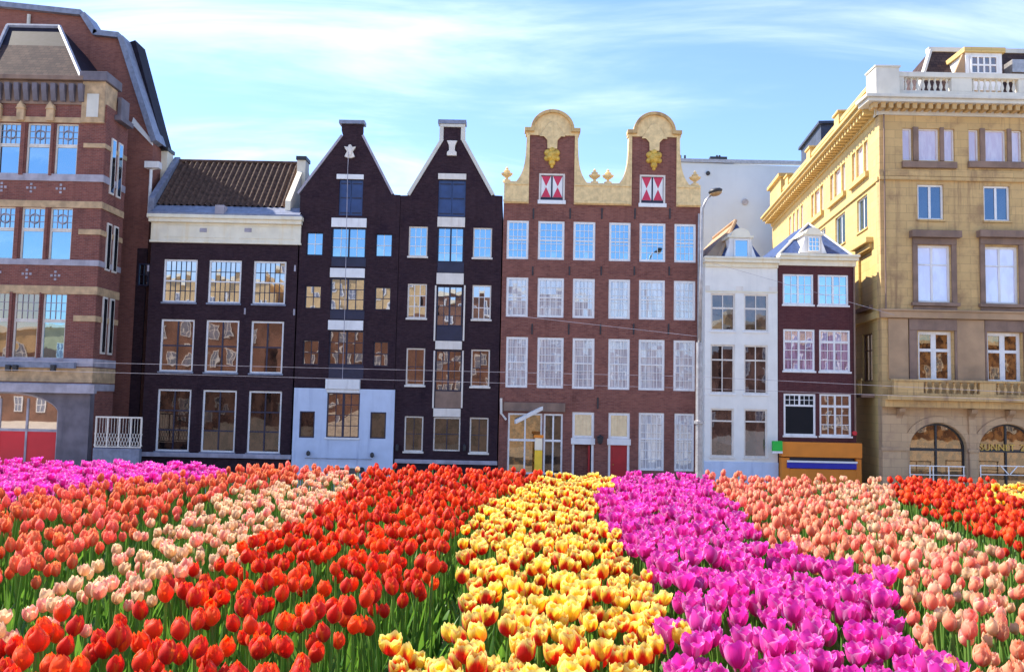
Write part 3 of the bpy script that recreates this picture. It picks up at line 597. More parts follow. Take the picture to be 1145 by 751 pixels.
for a, b in ((left, h.u(794, 330)), (h.u(822.6, 330), h.u(831.4, 330)), (h.u(860, 330), right)): MB().box(a + .02, b - .02, -.03, 0, h.z(828, 326.5), h.z(828, 320)).build('pilaster_head', 'offwhite', h.root)
ze = zc + .5; ap = h.z(822, 248, 3.0); ua = h.u(822, 250, 3.0)
uq = h.u(804, 288); mb = MB().add([(uq, .1, ze), (h.u(853, 288), .1, ze), (ua, 3, ap)], [(0, 1, 2)], 1)
mb.add([(left, .1, ze), (uq, .1, ze), (ua, 3, ap), (ua, 8.4, ap), (left, 8.4, ze)], [(0, 1, 2), (0, 2, 3, 4)], 0); mb.add([(h.u(853, 288), .1, ze), (ua, 3, ap), (ua, 8.4, ap), (right, 8.4, ze), (right, .1, ze)], [(0, 1, 2, 3), (0, 3, 4)], 1)
mb.build('roof', ['pinkstone', 'slate'], h.root)  # sunlit look of the left slope is put in with a pink material
def dormer(h, r, rw, top, cheek='white', rows=2, cols=2, pane='glass'):
    u0, z0, u1, z1 = h.rect(*r, .25); d_ = MB().box(u0, u1, .25, 2.6, z0, z1).build('dormer', cheek, h.root, bevel=.01)
    c_ = (u0 + u1) / 2; hw = (u1 - u0) / 2 + .12
    pts = [(c_ - hw, z1), (c_ + hw, z1), (c_ + hw, z1 + .12)] + arc((c_, z1 + .12), 1, 0, 180, 12, hw * .72, top) + [(c_ - hw, z1 + .12)]
    MB().prism(pts, .12, 2.6).build('dormer_pediment', 'cream', d_)
    v0, w0, v1, w1 = h.rect(*rw, .25); h.pl = None
    w = window(h, (v0, w0, v1, w1), frame='white', pane=pane, cols=cols, rows=rows, mw=.04, fw=.06, hole=False, rec=.13); w.parent = d_
    mb = MB()
    for s_, e in ((-1, u0), (1, u1)): mb.prism([(e, z0), (e + s_ * .3, z0), (e + s_ * .2, z0 + .25), (e + s_ * .06, z0 + .6), (e, z0 + .95)], .2, .45)
    mb.build('scroll_bracket', 'white', d_)
dormer(h, (815.5, 266, 840, 289), (820.5, 268, 836.5, 288), .42, rows=1, cols=1)
u_, z_ = h.p(822, 247.5, 3.2); MB().tube([(uq, .08, ze + .03), (ua, 2.95, ap + .04), (ua, 8.4, ap + .04)], .11, 8).build('roof_ridge', 'pinkstone', h.root)

# ------------------------------------------------------------------ brown dormer house with orange shop front
h = House('brown_narrow_house', 47, 913, 'narrow brown brick house with white casement windows above an orange shop front')
left, right = h.u(870.3, 400), h.u(956.8, 400); zc = h.z(913, 297.5)
wk = dict(frame='white', cols=4, mw=.035, vmid=True, midw=.1, fw=.1, rec=.03)
row(h, [(875.3, 909.5), (914.5, 948.5)], 307, 341, 912, panes=['glass'], rows=3, sill='white', **wk)
row(h, [(875.8, 911), (916, 950.5)], 368.5, 415, 913, panes=['glass_violet'], rows=4, mid=[.72], sill='white', **wk)
ws = row(h, [(876.2, 912)], 440, 487, 894, panes=['black'], cols=1, rows=1, frame='white', mid=[.74], vmid=False, midw=.1, fw=.11, rec=.03, sill='white')
u0, z0, u1, z1 = h.rect(877.8, 441.5, 910.5, 452.5); mb = MB()
for i in range(1, 6): x = u0 + (u1 - u0) * i / 6; mb.box(x - (.05 if i == 3 else .018), x + (.05 if i == 3 else .018), .05, .075, z0, z1)
mb.box(u0, u1, .052, .073, (z0 + z1) / 2 - .016, (z0 + z1) / 2 + .016)
mb.build('transom_bars', 'white', ws[0])
row(h, [(916.4, 951.7)], 440.5, 487.5, 934, panes=['glass_low'], rows=4, mid=[.72], sill='white', **wk)
MB().wall(wallpoly(left, right, zc), h.holes).build('facade', 'brick_brown', h.root)
MB().box(left + .01, right - .01, .36, 8.5, 0, zc).build('side_walls', 'brick_brown', h.root)
MB().box(left - .0, right + .03, -.12, .4, zc, zc + .3).box(left, right + .1, -.34, .4, zc + .3, zc + .48).box(left, right + .14, -.44, .4, zc + .48, zc + .62).build('cornice', 'cream', h.root, bevel=.015)
ze = zc + .58; ap = h.z(904, 250, 3.2); ua = h.u(904, 250, 3.2)
MB().add([(left, .1, ze), (right, .1, ze), (right, 8.4, ze), (left, 8.4, ze), (ua, 3.2, ap), (ua, 6, ap)], [(0, 1, 4), (1, 2, 5, 4), (2, 3, 5), (3, 0, 4, 5)]).build('roof', 'slate', h.root)
mb = MB(); mb.tube([(left, .1, ze), (ua, 3.2, ap)], .07, 6); mb.tube([(right, .1, ze), (ua, 3.2, ap)], .07, 6); mb.build('hip_flashing', 'palestone', h.root)
dormer(h, (899.5, 263, 918, 283), (903, 265, 916, 281.5), .3, rows=3, cols=3)
us0, us1 = h.u(871, 503), h.u(960, 503)
MB().box(us0, us1, -.5, 0, h.z(915, 510.5), h.z(915, 494)).build('shop_fascia', 'orange', h.root, bevel=.015)
mb = MB().box(us0, us0 + .45, -.4, -.003, .13, h.z(915, 511.5)).box(us1 - .3, us1, -.4, -.003, .13, h.z(915, 511.5)).box(us0 + .45, us1 - .3, -.4, -.003, .13, h.z(915, 523.5)); sf = mb.build('shop_front', 'orange', h.root, bevel=.015)
MB().box(us0 + .45, us1 - .3, -.2, -.004, h.z(915, 523.5), h.z(915, 511.5)).build('shop_window', 'navy', sf)
MB().box(us0 + .3, us1 - .25, -.48, -.41, h.z(915, 516.5), h.z(915, 514.4)).build('white_strip', 'white', sf); MB().box(us0 + .3, us1 - .3, -.47, -.41, h.z(915, 522.8), h.z(915, 516.9)).build('blue_strip', 'blue', sf)
M['blue_strip'] = plain('royal_blue', (.01, .015, .35), .4, .1, 2, bmp=0); bpy.data.objects['blue_strip'].data.materials[0] = M['blue_strip']
MB().tube([(right - .08, -.08, zc), (right - .08, -.08, 3)], .05, 8).build('drain_pipe', 'brownstone', h.root)
u_, z_ = h.p(955, 484); MB().tube([(u_, -.14, z_), (u_, 0, z_)], .12, 10).build('alarm_bell', 'redpanel', h.root)
# green sign
a_ = ray(869, 499); k_ = 46.4 / a_.y; g_ = empty('green_shop_sign', (a_.x * k_, 46.4, ZC + a_.z * k_), 0, 'small bright green box sign fixed between the white house and the orange shop front', 'sign')
MB().box(-.27, .27, -.1, .1, -.24, .3).build('sign_box', 'green', g_, bevel=.02); MB().box(-.27, .27, -.09, .09, -.36, -.243).build('lower_strip', 'white', g_); MB().box(-.02, .02, .1, .62, -.03, .03).build('bracket', 'iron', g_)

# ------------------------------------------------------------------ grey rendered building behind
h = House('grey_rendered_building', 79, 812, 'blank pale grey rendered wall of a tall building rising behind the small white house')
u0, u1 = h.u(755, 300), h.u(905, 300); zl, zr_ = h.z(760, 178), h.z(905, 190)
MB().prism([(u0 - 1, 0), (u1, 0), (u1, (zl + zr_) / 2 - .1), (u0 - 1, (zl + zr_) / 2 + .1)], 0, 12).build('wall', 'greywall', h.root)
MB().box(u0 - 1.1, u1, -.15, .4, (zl + zr_) / 2 + .1, (zl + zr_) / 2 + .42).build('roof_edge', 'steel', h.root)
for px, py in ((791.5, 194), (833, 226)):
    uu, z_ = h.p(px, py); MB().tube([(uu, -.12, z_), (uu, .0, z_)], .3 if px > 800 else .2, 12).build('wall_vent', 'iron' if px < 800 else 'steel', h.root)
for px in (762, 767, 803, 806):
    uu, z_ = h.p(px, 178); MB().tube([(uu, .5, (zl + zr_) / 2 + .3), (uu, .5, z_ + .5)], .1, 8).build('vent_pipe', 'iron', h.root)
uu, z_ = h.p(804.5, 177); MB().box(uu - .8, uu + .8, .3, .9, z_ - .1, z_ + .25).build('roof_hatch', 'iron', h.root)

# ------------------------------------------------------------------ ochre corner building
h = House('ochre_corner_building', 46, 1065, 'grand ochre stone corner building with balustrades, arched shop windows and sunlit yellow side')
uc = h.u(985, 320); ur = h.u(1250, 320); SDIR = Vector((.112, 1, 0)).normalized(); SLEN = 30.5
side = Matrix((( -SDIR.x, SDIR.y, 0, uc), (-SDIR.y, -SDIR.x, 0, 0), (0, 0, 1, 0), (0, 0, 0, 1)))   # local x runs from the far end to the corner (negative = back), y = inward
zcor = h.z(1065, 130.5)
# the front faces: u, windows
def tri(h, parts, y0, y1, ref, xf=None, us=None, pane='glass_pink', zs=None):
    z0, z1 = zs or (h.z(ref, y1), h.z(ref, y0)); ws = []
    for a, b in parts:
        ua_, ub_ = (a, b) if us else (h.u(a, 162), h.u(b, 162))
        ws.append(window(h, (ua_, z0, ub_, z1), frame='white', pane=pane, cols=2 if ub_ - ua_ > 1.2 else 1, rows=1, mw=.09, fw=.07, rec=.14, xf=xf))
    return z0, z1, ws
Z1 = tri(h, [(1009.2, 1020), (1027, 1050), (1055.5, 1067.5)], 144.5, 180.5, 1075)[:2]
tri(h, [(1083.3, 1094.5), (1101.5, 1125), (1131, 1143)], 144.5, 180.5, 1075); tri(h, [(1158, 1169), (1176, 1200), (1206, 1217)], 144.5, 180.5, 1075)
for xs, p_ in (((1026, 1055.3), 'glass_navy'), ((1100, 1129.5), 'glass_navy'), ((1174, 1203), 'glass_navy')): row(h, [xs], 207, 246.5, 1078, frame='white', pane=p_, cols=2, rows=1, mw=.13, fw=.11, rec=.12, sill='ochre')
Z2 = h.z(1078, 246.5), h.z(1078, 207)
for xs in ((1023.5, 1063), (1099.5, 1138.8), (1175, 1214)): row(h, [xs], 275, 339, 1081, frame='white', pane='glass_white', cols=2, rows=1, mw=.12, mid=[.68], midw=.07, fw=.12, rec=.14)
Z3 = h.z(1081, 339), h.z(1081, 275)
for xs in ((1026.8, 1065.6), (1104, 1143), (1180, 1219)): row(h, [xs], 371, 427, 1085, frame='white', pane='glass_shop', cols=2, rows=1, mw=.28, mid=[.64], midw=.16, fw=.17, rec=.22)
# arches
zar = h.z(1088, 503); arches = []
for a, b, yt in ((1017, 1080.5, 473), (1094.5, 1160, 474), (1174, 1238, 475)):
    u0, u1 = h.u(a, 505), h.u(b, 505); c_ = (u0 + u1) / 2; hw = (u1 - u0) / 2; zt = h.z((a + b) / 2, yt)
    hole = [(u0, .3), (u1, .3), (u1, zar)] + arc((c_, zar), 1, 0, 180, 20, hw, zt - zar)[1:-1] + [(u0, zar)]
    arches.append(hole)
    ring_o = arc((c_, zar), 1, 0, 180, 20, hw + .003, zt - zar + .003); ring_i = arc((c_, zar), 1, 0, 180, 20, hw - .1, zt - zar - .1)
    mb = MB().prism(ring_o + ring_i[::-1], .2, .3); mb.box(u0, u0 + .1, .2, .3, .3, zar).box(u1 - .1, u1, .2, .3, .3, zar).box(u0 + .1, u1 - .1, .2, .3, zar - .1, zar + .05).box(c_ - .05, c_ + .05, .195, .295, .4, zt - .1).box(u0 + .1, u1 - .1, .2, .3, .3, .5)
    w = mb.build('arched_window', 'iron', h.root)
    MB().prism([(q[0], q[1]) for q in [(u0 + .02, .32), (u1 - .02, .32), (u1 - .02, zar)] + arc((c_, zar), 1, 0, 180, 20, hw - .02, zt - zar - .02)[1:-1] + [(u0 + .02, zar)]], .26, .28).build('pane', 'glass_shop', w)
    sur_i = arc((c_, zar), 1, 0, 180, 20, hw + .02, zt - zar + .02); sur_o = arc((c_, zar), 1, 0, 180, 20, hw + .36, zt - zar + .36)
    MB().prism(sur_o + sur_i[::-1], -.07, .0).build('arch_surround', 'palesand', h.root, bevel=.015)
    if 1090 < a < 1100:
        cu = bpy.data.curves.new('gold_lettering', 'FONT'); cu.body = 'SUNNET  Z'; cu.size = .5; cu.extrude = .01; cu.align_x = 'LEFT'; cu.materials.append(M['gold'])
        t0_ = bpy.data.objects.new('lettering_source', cu); C.objects.link(t0_); bpy.context.view_layer.update(); t_ = bpy.data.objects.new('gold_lettering', bpy.data.meshes.new_from_object(t0_.evaluated_get(bpy.context.evaluated_depsgraph_get()))); bpy.data.objects.remove(t0_); C.objects.link(t_); t_.parent = w; t_.rotation_euler = (R(90), 0, 0); t_.location = (h.u(1097.5, 502), .18, h.z(1110, 503.6))
zgf = h.z(1075, 447)
MB().wall([(uc, zgf), (ur, zgf), (ur, zcor), (uc, zcor)], h.holes, th=.5, rev=.35).build('facade', 'ochre', h.root)
MB().wall([(uc, 0), (ur, 0), (ur, zgf - .003), (uc, zgf - .003)], arches, th=.5, rev=.35).build('ground_floor', 'palesand', h.root)

# ground and first floor stonework in other tints, proud of the wall
zb0, zb1 = h.z(1075, 446), h.z(1075, 425.5)              # balcony
zst0, zst1 = h.z(1075, 357), h.z(1075, 349.5)            # string course
for a, b in ((993, 1015), (1069.5, 1100.5), (1146.5, 1177)): MB().box(h.u(a, 390), h.u(b, 390), -.09, -.0, zb1, zst0 - .02).build('stone_pier', 'pinkstone', h.root, bevel=.02)
for a, b, c1, c2 in ((1016, 1025, 1067, 1069.4), (1100.7, 1103, 1144, 1146.4)):
    mb = MB().box(h.u(a, 390), h.u(c2, 390), -.12, 0, h.z(1040, 369.5), zst0 - .02); mb.box(h.u(a, 390), h.u(b, 390), -.11, 0, zb1, h.z(1040, 369.6)); mb.box(h.u(c1, 390), h.u(c2, 390), -.11, 0, zb1, h.z(1040, 369.6)); mb.build('door_surround', 'brownstone', h.root, bevel=.015)
MB().box(uc - .12, ur, -.26, -.0, zst0, zst1).box(uc - .2, ur, -.34, 0, zst1, zst1 + .1).build('string_course', 'pinkstone', h.root, bevel=.02)
MB().box(uc - .06, ur, -.14, 0, h.z(1075, 203), h.z(1075, 199)).box(uc - .06, ur, -.1, 0, h.z(1075, 198.5), h.z(1075, 191)).build('upper_string_course', 'ochre', h.root, bevel=.015)
for a, b in ((1008, 1068.6), (1082, 1144.2), (1157, 1218)): h.box('window_sill', 'brownstone', (a, 181.5, b, 188.5), -.2, 0)
mb = MB()
for a, b in ((1020.4, 1026.6), (1050.4, 1055.1), (1095, 1101), (1125.5, 1130.5), (1170, 1175), (1201, 1205)):
    u0, u1 = h.u(a, 162), h.u(b, 162); mb = MB().box(u0 + .01, u1 - .01, -.1, 0, Z1[0] - .02, Z1[1] + .05)
    mb.build('window_pilaster', 'brownstone', h.root, bevel=.01)
for a, b in ((1016.5, 1071.5), (1091.5, 1146.5), (1168, 1222)):
    hd = h.box('window_hood', 'brownstone', (a, 259, b, 266.5), -.42, 0); m2 = MB()
    u0, z0, u1, z1 = h.rect(a + 3.2, 266.7, b - 3.2, 273.8); m2.box(u0, u1, -.16, 0, z0, z1)
    for q in (u0, u1 - .26): m2.box(q, q + .26, -.12, 0, Z3[0], z0 - .002)
    m2.build('hood_surround', 'brownstone', hd, bevel=.01)
    MB().box(u0 - .1, u1 + .1, -.24, 0, Z3[0] - .2, Z3[0] - .01).build('window_sill', 'brownstone', h.root, bevel=.015)
    MB().box(u0, u1, -.1, 0, zst1 + .1, Z3[0] - .22).build('apron_panel', 'brownstone', h.root, bevel=.015)
# side wall
H2 = House.__new__(House); H2.root = h.root; H2.holes = []; H2.Y = 46; H2.X = h.X
def sv(px):                                              # distance along the side wall for a photo column
    r = ray(px, 250); ax = h.X + uc; k = (ax * 1.0 - 46 * SDIR.x / SDIR.y) / (r.x - r.y * SDIR.x / SDIR.y); y = k * r.y; return -(y - 46) / SDIR.y
for a, b in ((953, 971), (928.5, 945.6), (907.2, 920.7)):
    v0, v1 = sv(a), sv(b); w3 = (v1 - v0) / 3.4
    tri(H2, [(v0, v0 + w3 * .8), (v0 + w3, v0 + w3 * 2.4), (v0 + w3 * 2.6, v1)], 0, 0, 0, xf=side, us=True, zs=Z1, pane='glass_pink')
    MB().box(v0 - .15, v1 + .15, -.2, 0, Z1[0] - .38, Z1[0] - .08).build('window_sill', 'ochre_side', h.root, xf=side)
vv = [sv(q) for q in (881.5, 899)]
for i in range(4):
    w4 = (vv[1] - vv[0]) / 4; window(H2, (vv[0] + w4 * i + .3, Z1[0], vv[0] + w4 * (i + 1) - .3, Z1[1]), frame='white', pane='glass_pink', cols=1, rows=1, xf=side)
for a, b in ((958.5, 970), (934, 945), (915, 923)): window(H2, (sv(a), Z2[0], sv(b), Z2[1]), frame='white', pane='glass', cols=2, rows=1, mw=.1, xf=side, sill='ochre_side')
for a, b in ((959.5, 974.5), (930, 942)):
    v0, v1 = sv(a), sv(b); H2.holes.append([(v0, Z3[0]), (v1, Z3[0]), (v1, Z3[1]), (v0, Z3[1])])
    MB().box(v0, v1, .14, .2, Z3[0], Z3[1]).build('blind_panel', 'ochre_side', h.root, xf=side)
    MB().box(v0 - .3, v1 + .3, -.4, 0, Z3[1] + .35, Z3[1] + .65).box(v0 - .1, v1 + .1, -.16, 0, Z3[1] + .05, Z3[1] + .35).build('window_hood', 'ochre_side', h.root, xf=side, bevel=.015)
    MB().box(v0 - .1, v1 + .1, -.2, 0, Z3[0] - .25, Z3[0] - .02).build('window_sill', 'brownstone', h.root, xf=side)
Z4 = h.z(1085, 427), h.z(1085, 371); window(H2, (sv(963), Z4[0], sv(974), Z4[1]), frame='brownstone', pane='glass_low', cols=2, rows=1, mw=.12, mid=[.65], xf=side)
MB().wall([(-SLEN, 0), (-.1, 0), (-.1, zcor), (-SLEN, zcor)], H2.holes, th=.5, rev=.3).build('side_facade', 'ochre_side', h.root, xf=side)
MB().box(-SLEN, -.1, -.1, 0, h.z(1075, 203), h.z(1075, 199)).box(-SLEN, -.1, -.2, 0, zst0, zst1).build('side_string_course', 'ochre_side', h.root, xf=side)
# small balcony on the side
v0, v1 = sv(960), sv(976); MB().box(v0, v1, -.7, 0, zb0, zb0 + .2).build('balcony_slab', 'brownstone', h.root, xf=side)
mb = MB().box(v0, v1, -.72, -.64, zb0 + .95, zb0 + 1.03)
for i in range(10): q = v0 + (v1 - v0) * (i + .5) / 10; mb.box(q - .05, q + .05, -.7, -.66, zb0 + .2, zb0 + .95)
mb.build('balcony_railing', 'ochre_side', h.root, xf=side)
# body
be = Vector((uc, 0, 0)) + SDIR * SLEN
mb = MB(); mb.add([(uc + .55, .52, 0), (ur, .52, 0), (ur, be.y, 0), (be.x + .55, be.y, 0), (uc + .55, .52, zcor), (ur, .52, zcor), (ur, be.y, zcor), (be.x + .55, be.y, zcor)],
    [(0, 1, 2, 3), (4, 5, 6, 7), (0, 1, 5, 4), (1, 2, 6, 5), (2, 3, 7, 6), (3, 0, 4, 7)]).build('building_core', 'ochre', h.root)
# cornice
zc1, zc2 = h.z(1065, 121), h.z(1065, 113.5)
cf = MB().box(uc - .95, ur, -.9, .5, zc1, zc2 - .18).box(uc - 1.1, ur, -1.05, .5, zc2 - .18, zc2).box(uc - .12, ur, -.14, .5, zcor, zc1 - .002).build('cornice', 'palestone', h.root, bevel=.02)
MB().box(-SLEN, -.0, -.9, .5, zc1 + .002, zc2 - .18).box(-SLEN, .0, -1.05, .5, zc2 - .178, zc2 - .003).box(-SLEN, -.05, -.14, .5, zcor, zc1 - .004).build('side_cornice', 'ochre_side', h.root, bevel=.02, xf=side)
md = MB().box(-.12, .12, -.72, -.14, zc1 - .3, zc1 - .004).mesh('modillion', 'ochre')
n_ = 22
for i in range(n_):
    o = bpy.data.objects.new('modillion', md); C.objects.link(o); o.parent = cf; o.location.x = uc - .5 + i * .43
sc_ = [o for o in h.root.children if o.name.startswith('side_cornice')][0]; sc_.matrix_local = side
md2 = MB().box(-.14, .14, -.72, -.14, zc1 - .3, zc1 - .004).mesh('modillion', 'ochre_side')
for i in range(50):
    o = bpy.data.objects.new('modillion', md2); C.objects.link(o); o.parent = sc_; o.location.x = -.5 - i * .6
# roof parapet with balusters
zp0, zp1 = zc2, h.z(1065, 81.5); bz0, bz1 = h.z(1065, 102), h.z(1065, 87)
def baluster_mesh(name, z0, z1, mat):
    H_ = z1 - z0; return MB().lathe([(.07, z0), (.07, z0 + .08 * H_), (.045, z0 + .14 * H_), (.1, z0 + .35 * H_), (.085, z0 + .48 * H_), (.035, z0 + .75 * H_), (.07, z0 + .86 * H_), (.07, z1)], n=10).mesh(name, mat, True)
def balustrade(name, u0, u1, openings, z0, b0, b1, z1, mat, y0, y1, xf=None, step=.3):
    mb = MB().box(u0, u1, y0, y1, z0, b0).box(u0 - .04, u1, y0 - .05, y1 + .05, b1, z1)
    xs = [u0] + [q for o_ in openings for q in o_] + [u1]
    for i in range(0, len(xs), 2): mb.box(xs[i], xs[i + 1], y0 + .002, y1 - .002, b0, b1)
    o = mb.build(name, mat, h.root, bevel=.015, xf=xf); bm_ = baluster_mesh('baluster', b0, b1, mat)
    for a, b in openings:
        n = max(2, int((b - a) / step))
        for i in range(n):
            q = bpy.data.objects.new('baluster', bm_); C.objects.link(q); q.parent = o; q.location = (a + (b - a) * (i + .5) / n, (y0 + y1) / 2, 0)
    return o
balustrade('roof_balustrade', uc + 1.0, ur, [(h.u(1011, 95), h.u(1064, 95)), (h.u(1087, 95), h.u(1139, 95)), (h.u(1162, 95), h.u(1215, 95))], zp0, bz0, bz1, zp1, 'palestone', .0, .4)
MB().box(uc - .3, uc + 1.0, -.35, .95, zp0 + .002, h.z(1000, 78)).box(uc - .36, uc + 1.06, -.41, 1.0, h.z(1000, 78), h.z(1000, 76)).build('corner_pedestal', 'palestone', h.root, bevel=.02)
ops = []
for i in range(7): ops.append((-28.5 + i * 3.9, -28.5 + i * 3.9 + 2.9))
balustrade('side_balustrade', -SLEN, -1.1, ops, zp0 - .05, bz0, bz1, zp1, 'ochre_side', .05, .4, xf=side, step=.36)
for q in (-8.4, -16.2, -24.0): MB().box(q - .55, q + .55, -.1, .55, zp0, zp1 + .35).box(q - .7, q + .7, -.2, .65, zp1 + .35, zp1 + .5).build('parapet_pedestal', 'ochre_side', h.root, xf=side, bevel=.02)
MB().box(-SLEN - .3, -SLEN + 4.5, -.15, .6, zp0, zp1 + .9).box(-SLEN - .5, -SLEN + 4.8, -.4, .8, zp1 + .9, zp1 + 1.2).build('end_parapet', 'ochre_side', h.root, xf=side, bevel=.02)
o = MB().box(-23, -16.5, .9, 4, zcor, zp1 + 2.4).box(-23.2, -16.3, .7, 4.2, zp1 + 2.4, zp1 + 2.6).build('roof_plant_room', 'blueslate', h.root, xf=side)
# mansard with dormer
ye, yr = 2.0, 4.6; z0, z1 = zp0 - .2, h.z(1090, 58.5, yr); ue0, ue1 = h.u(1017, 86, ye), h.u(1039.5, 57, yr)
mb = MB().add([(ue0, ye, z0), (ur, ye, z0), (ur, yr, z1), (ue1, yr, z1), (ue0 + 3, 26, z0), (ue1 + 3, 26, z1), (ur, 26, z1)], [(0, 1, 2, 3), (0, 3, 5, 4), (3, 2, 6, 5)]); ro = mb.build('mansard_roof', 'flattile', h.root)
MB().box(ue1 - .1, ur, yr - .12, yr + .3, z1 - .05, z1 + .22).build('roof_edge', 'palestone', ro)
MB().tube([(ue0, ye - .03, z0), (ue1, yr - .03, z1)], .15, 6).build('hip_flashing', 'palestone', ro)
d0, q0, d1, q1 = h.rect(1080, 59.5, 1120.5, 90, 2.2)
dm = MB().box(d0, d1, 2.2, 5, q0 - .6, q1).build('dormer', 'white', h.root, bevel=.01); MB().box(d0 - .15, d1 + .15, 2.05, 5.1, q1 + .002, q1 + .3).build('dormer_roof', 'ochre_side', dm, bevel=.02)
v0, w0, v1, w1 = h.rect(1084.5, 63.5, 1114.5, 83.5, 2.2); w = window(h, (v0, w0, v1, w1), frame='white', pane='glass_low', cols=4, rows=2, mw=.1, fw=.08, hole=False, rec=2.08); w.parent = dm
MB().prism([(d0 - .9, q0 - .3), (d0, q0 - .3), (d0, q1), (d0 - .1, q1)], 2.3, 2.5).build('dormer_cheek', 'pinkstone', dm)
MB().box(h.u(1127, 75, 3), h.u(1150, 75, 3), 2.55, 3.4, h.z(1135, 84, 3), h.z(1135, 70, 3)).build('skylight', 'steel', ro).rotation_euler.x = 0
# balcony over the arches
balustrade('balcony_balustrade', h.u(993, 435), ur, [(h.u(1025.5, 435), h.u(1087.5, 435)), (h.u(1105, 435), h.u(1166, 435)), (h.u(1182, 435), h.u(1240, 435))], zb0 + .14, zb0 + .26, zb1 - .12, zb1, 'ochre', -.75, -.5, step=.34)
MB().box(uc - .1, ur, -.9, 0, zb0 - .12, zb0 + .138).box(uc - .1, ur, -.6, 0, zb0 - .5, zb0 - .122).build('balcony_slab', 'ochre', h.root, bevel=.02)
for px in (1005, 1085, 1127, 1170):
    u_ = h.u(px, 462); MB().prism([(0, -.1), (0, .5), (-.5, .5), (-.42, .3), (-.15, .1), (-.08, -.1)], -.16, .16).build('balcony_bracket', 'pinkstone', h.root, bevel=.01, xf=Matrix.Translation((u_, 0, zb0 - 1.05)) @ Matrix(((0, 1, 0, 0), (1, 0, 0, 0), (0, 0, 1, 0), (0, 0, 0, 1))))
for a, b in ((986, 1014), (1083, 1092), (1162, 1172)): MB().box(h.u(a, 500), h.u(b, 500), -.1, 0, .13, zb0 - .9).box(h.u(a, 500) - .08, h.u(b, 500) + .08, -.16, 0, zar - .12, zar + .06).build('ground_floor_pier', 'palesand', h.root, bevel=.02)
u_ = h.u(981.5, 130); MB().tube([(u_ + .28, -.12, zcor), (u_ + .28, -.12, zst1)], .045, 8).build('drain_pipe', 'brownstone', h.root)

# white terrace screens before the arches
def screen(px0, px1, label, vpat):
    a = ray(px0, 527); k = 44.5 / a.y; b = ray(px1, 527); u1 = b.x / b.y * 44.5; r_ = empty('terrace_screen', (a.x * k, 44.5, .01), 0, label, 'railing', 'white terrace screens'); L = u1 - a.x * k
    zt = ZC + ray((px0 + px1) / 2, 520.5).z * k
    MB().box(0, L, -.02, .02, zt - .05, zt).build('top_rail', 'white', r_); zm = ZC + ray((px0 + px1) / 2, 530.5).z * k; MB().box(0, L, -.02, .02, zm - .04, zm).build('lower_rail', 'white', r_)
    for q in (0, .36, .42, .7, .97) if not vpat else (0, .97): MB().box(L * q, L * q + .045, -.018, .018, .0, zt - .052).build('post', 'white', r_)
    if vpat:
        for s_ in (-1, 1):
            MB().tube([(L * .5 + s_ * .03, -.04, zm), (L * .5 + s_ * .45, -.04, zt)], .028, 6).build('brace', 'white', r_)
screen(1017, 1079, 'white metal terrace screen with upright posts before the first arched window from the alley', False)
screen(1096, 1160, 'white metal terrace screen with V shaped braces before the gold lettered arched window', True)
# ------------------------------------------------------------------ banded brick building on the left and the tall gable behind it
h = House('banded_brick_building', 45, 40, 'red brick building with buff stone bands, blue leaded windows and red ground floor panels')
left, right = h.u(-90, 300), h.u(109.5, 300); ze = h.z(60, 116); zg = h.z(60, 432)
R1 = [(-64, -38), (-30, -4), (-3.5, 22), (29, 55.5), (61, 86.5)]; R2 = [(q[0] - 6.5, q[1] - 6.5) for q in R1]; R3 = [(q[0] - 15, q[1] - 13.5) for q in R1]
lk = dict(frame='offwhite', cols=3, rows=5, mw=.03, fw=.08, mid=[.58], midw=.09, rec=.12)
def leaded(ws):
    pass
for xs, y0, y1, p_ in ((R1, 137.5, 196, ['glass']), (R2, 231.5, 290.5, ['glass']), (R3, 327, 401, ['glass_low', 'glass', 'glass_low', 'glass_low', 'glass'])):
    z0, z1 = h.z(40, y1), h.z(40, y0); zm = z0 + (z1 - z0) * .58
    for i, (a, b) in enumerate(xs):
        yy = (y0 + y1) / 2; u0, u1 = h.u(a, yy), h.u(b, yy)
        h.holes.append([(u0, z0), (u1, z0), (u1, z1), (u0, z1)])
        window(h, (u0, z0, u1, zm - .003), frame='offwhite', pane=p_[i % len(p_)], cols=1, rows=1, fw=.09, rec=.12, hole=False)
        w = window(h, (u0, zm + .003, u1, z1), frame='offwhite', pane=p_[i % len(p_)], cols=4, rows=3, mw=.03, fw=.08, rec=.12, hole=False, muntin='greystone')
        if y0 < 300:
            c_ = (u0 + u1) / 2; zq = (zm + z1) / 2
            mb = MB(); pts = arc((c_, zq), .26, 0, 360, 14); 
            mb.tube([(p[0], .135, p[1]) for p in pts], .022, 5); mb.build('leaded_roundel', 'greystone', w)
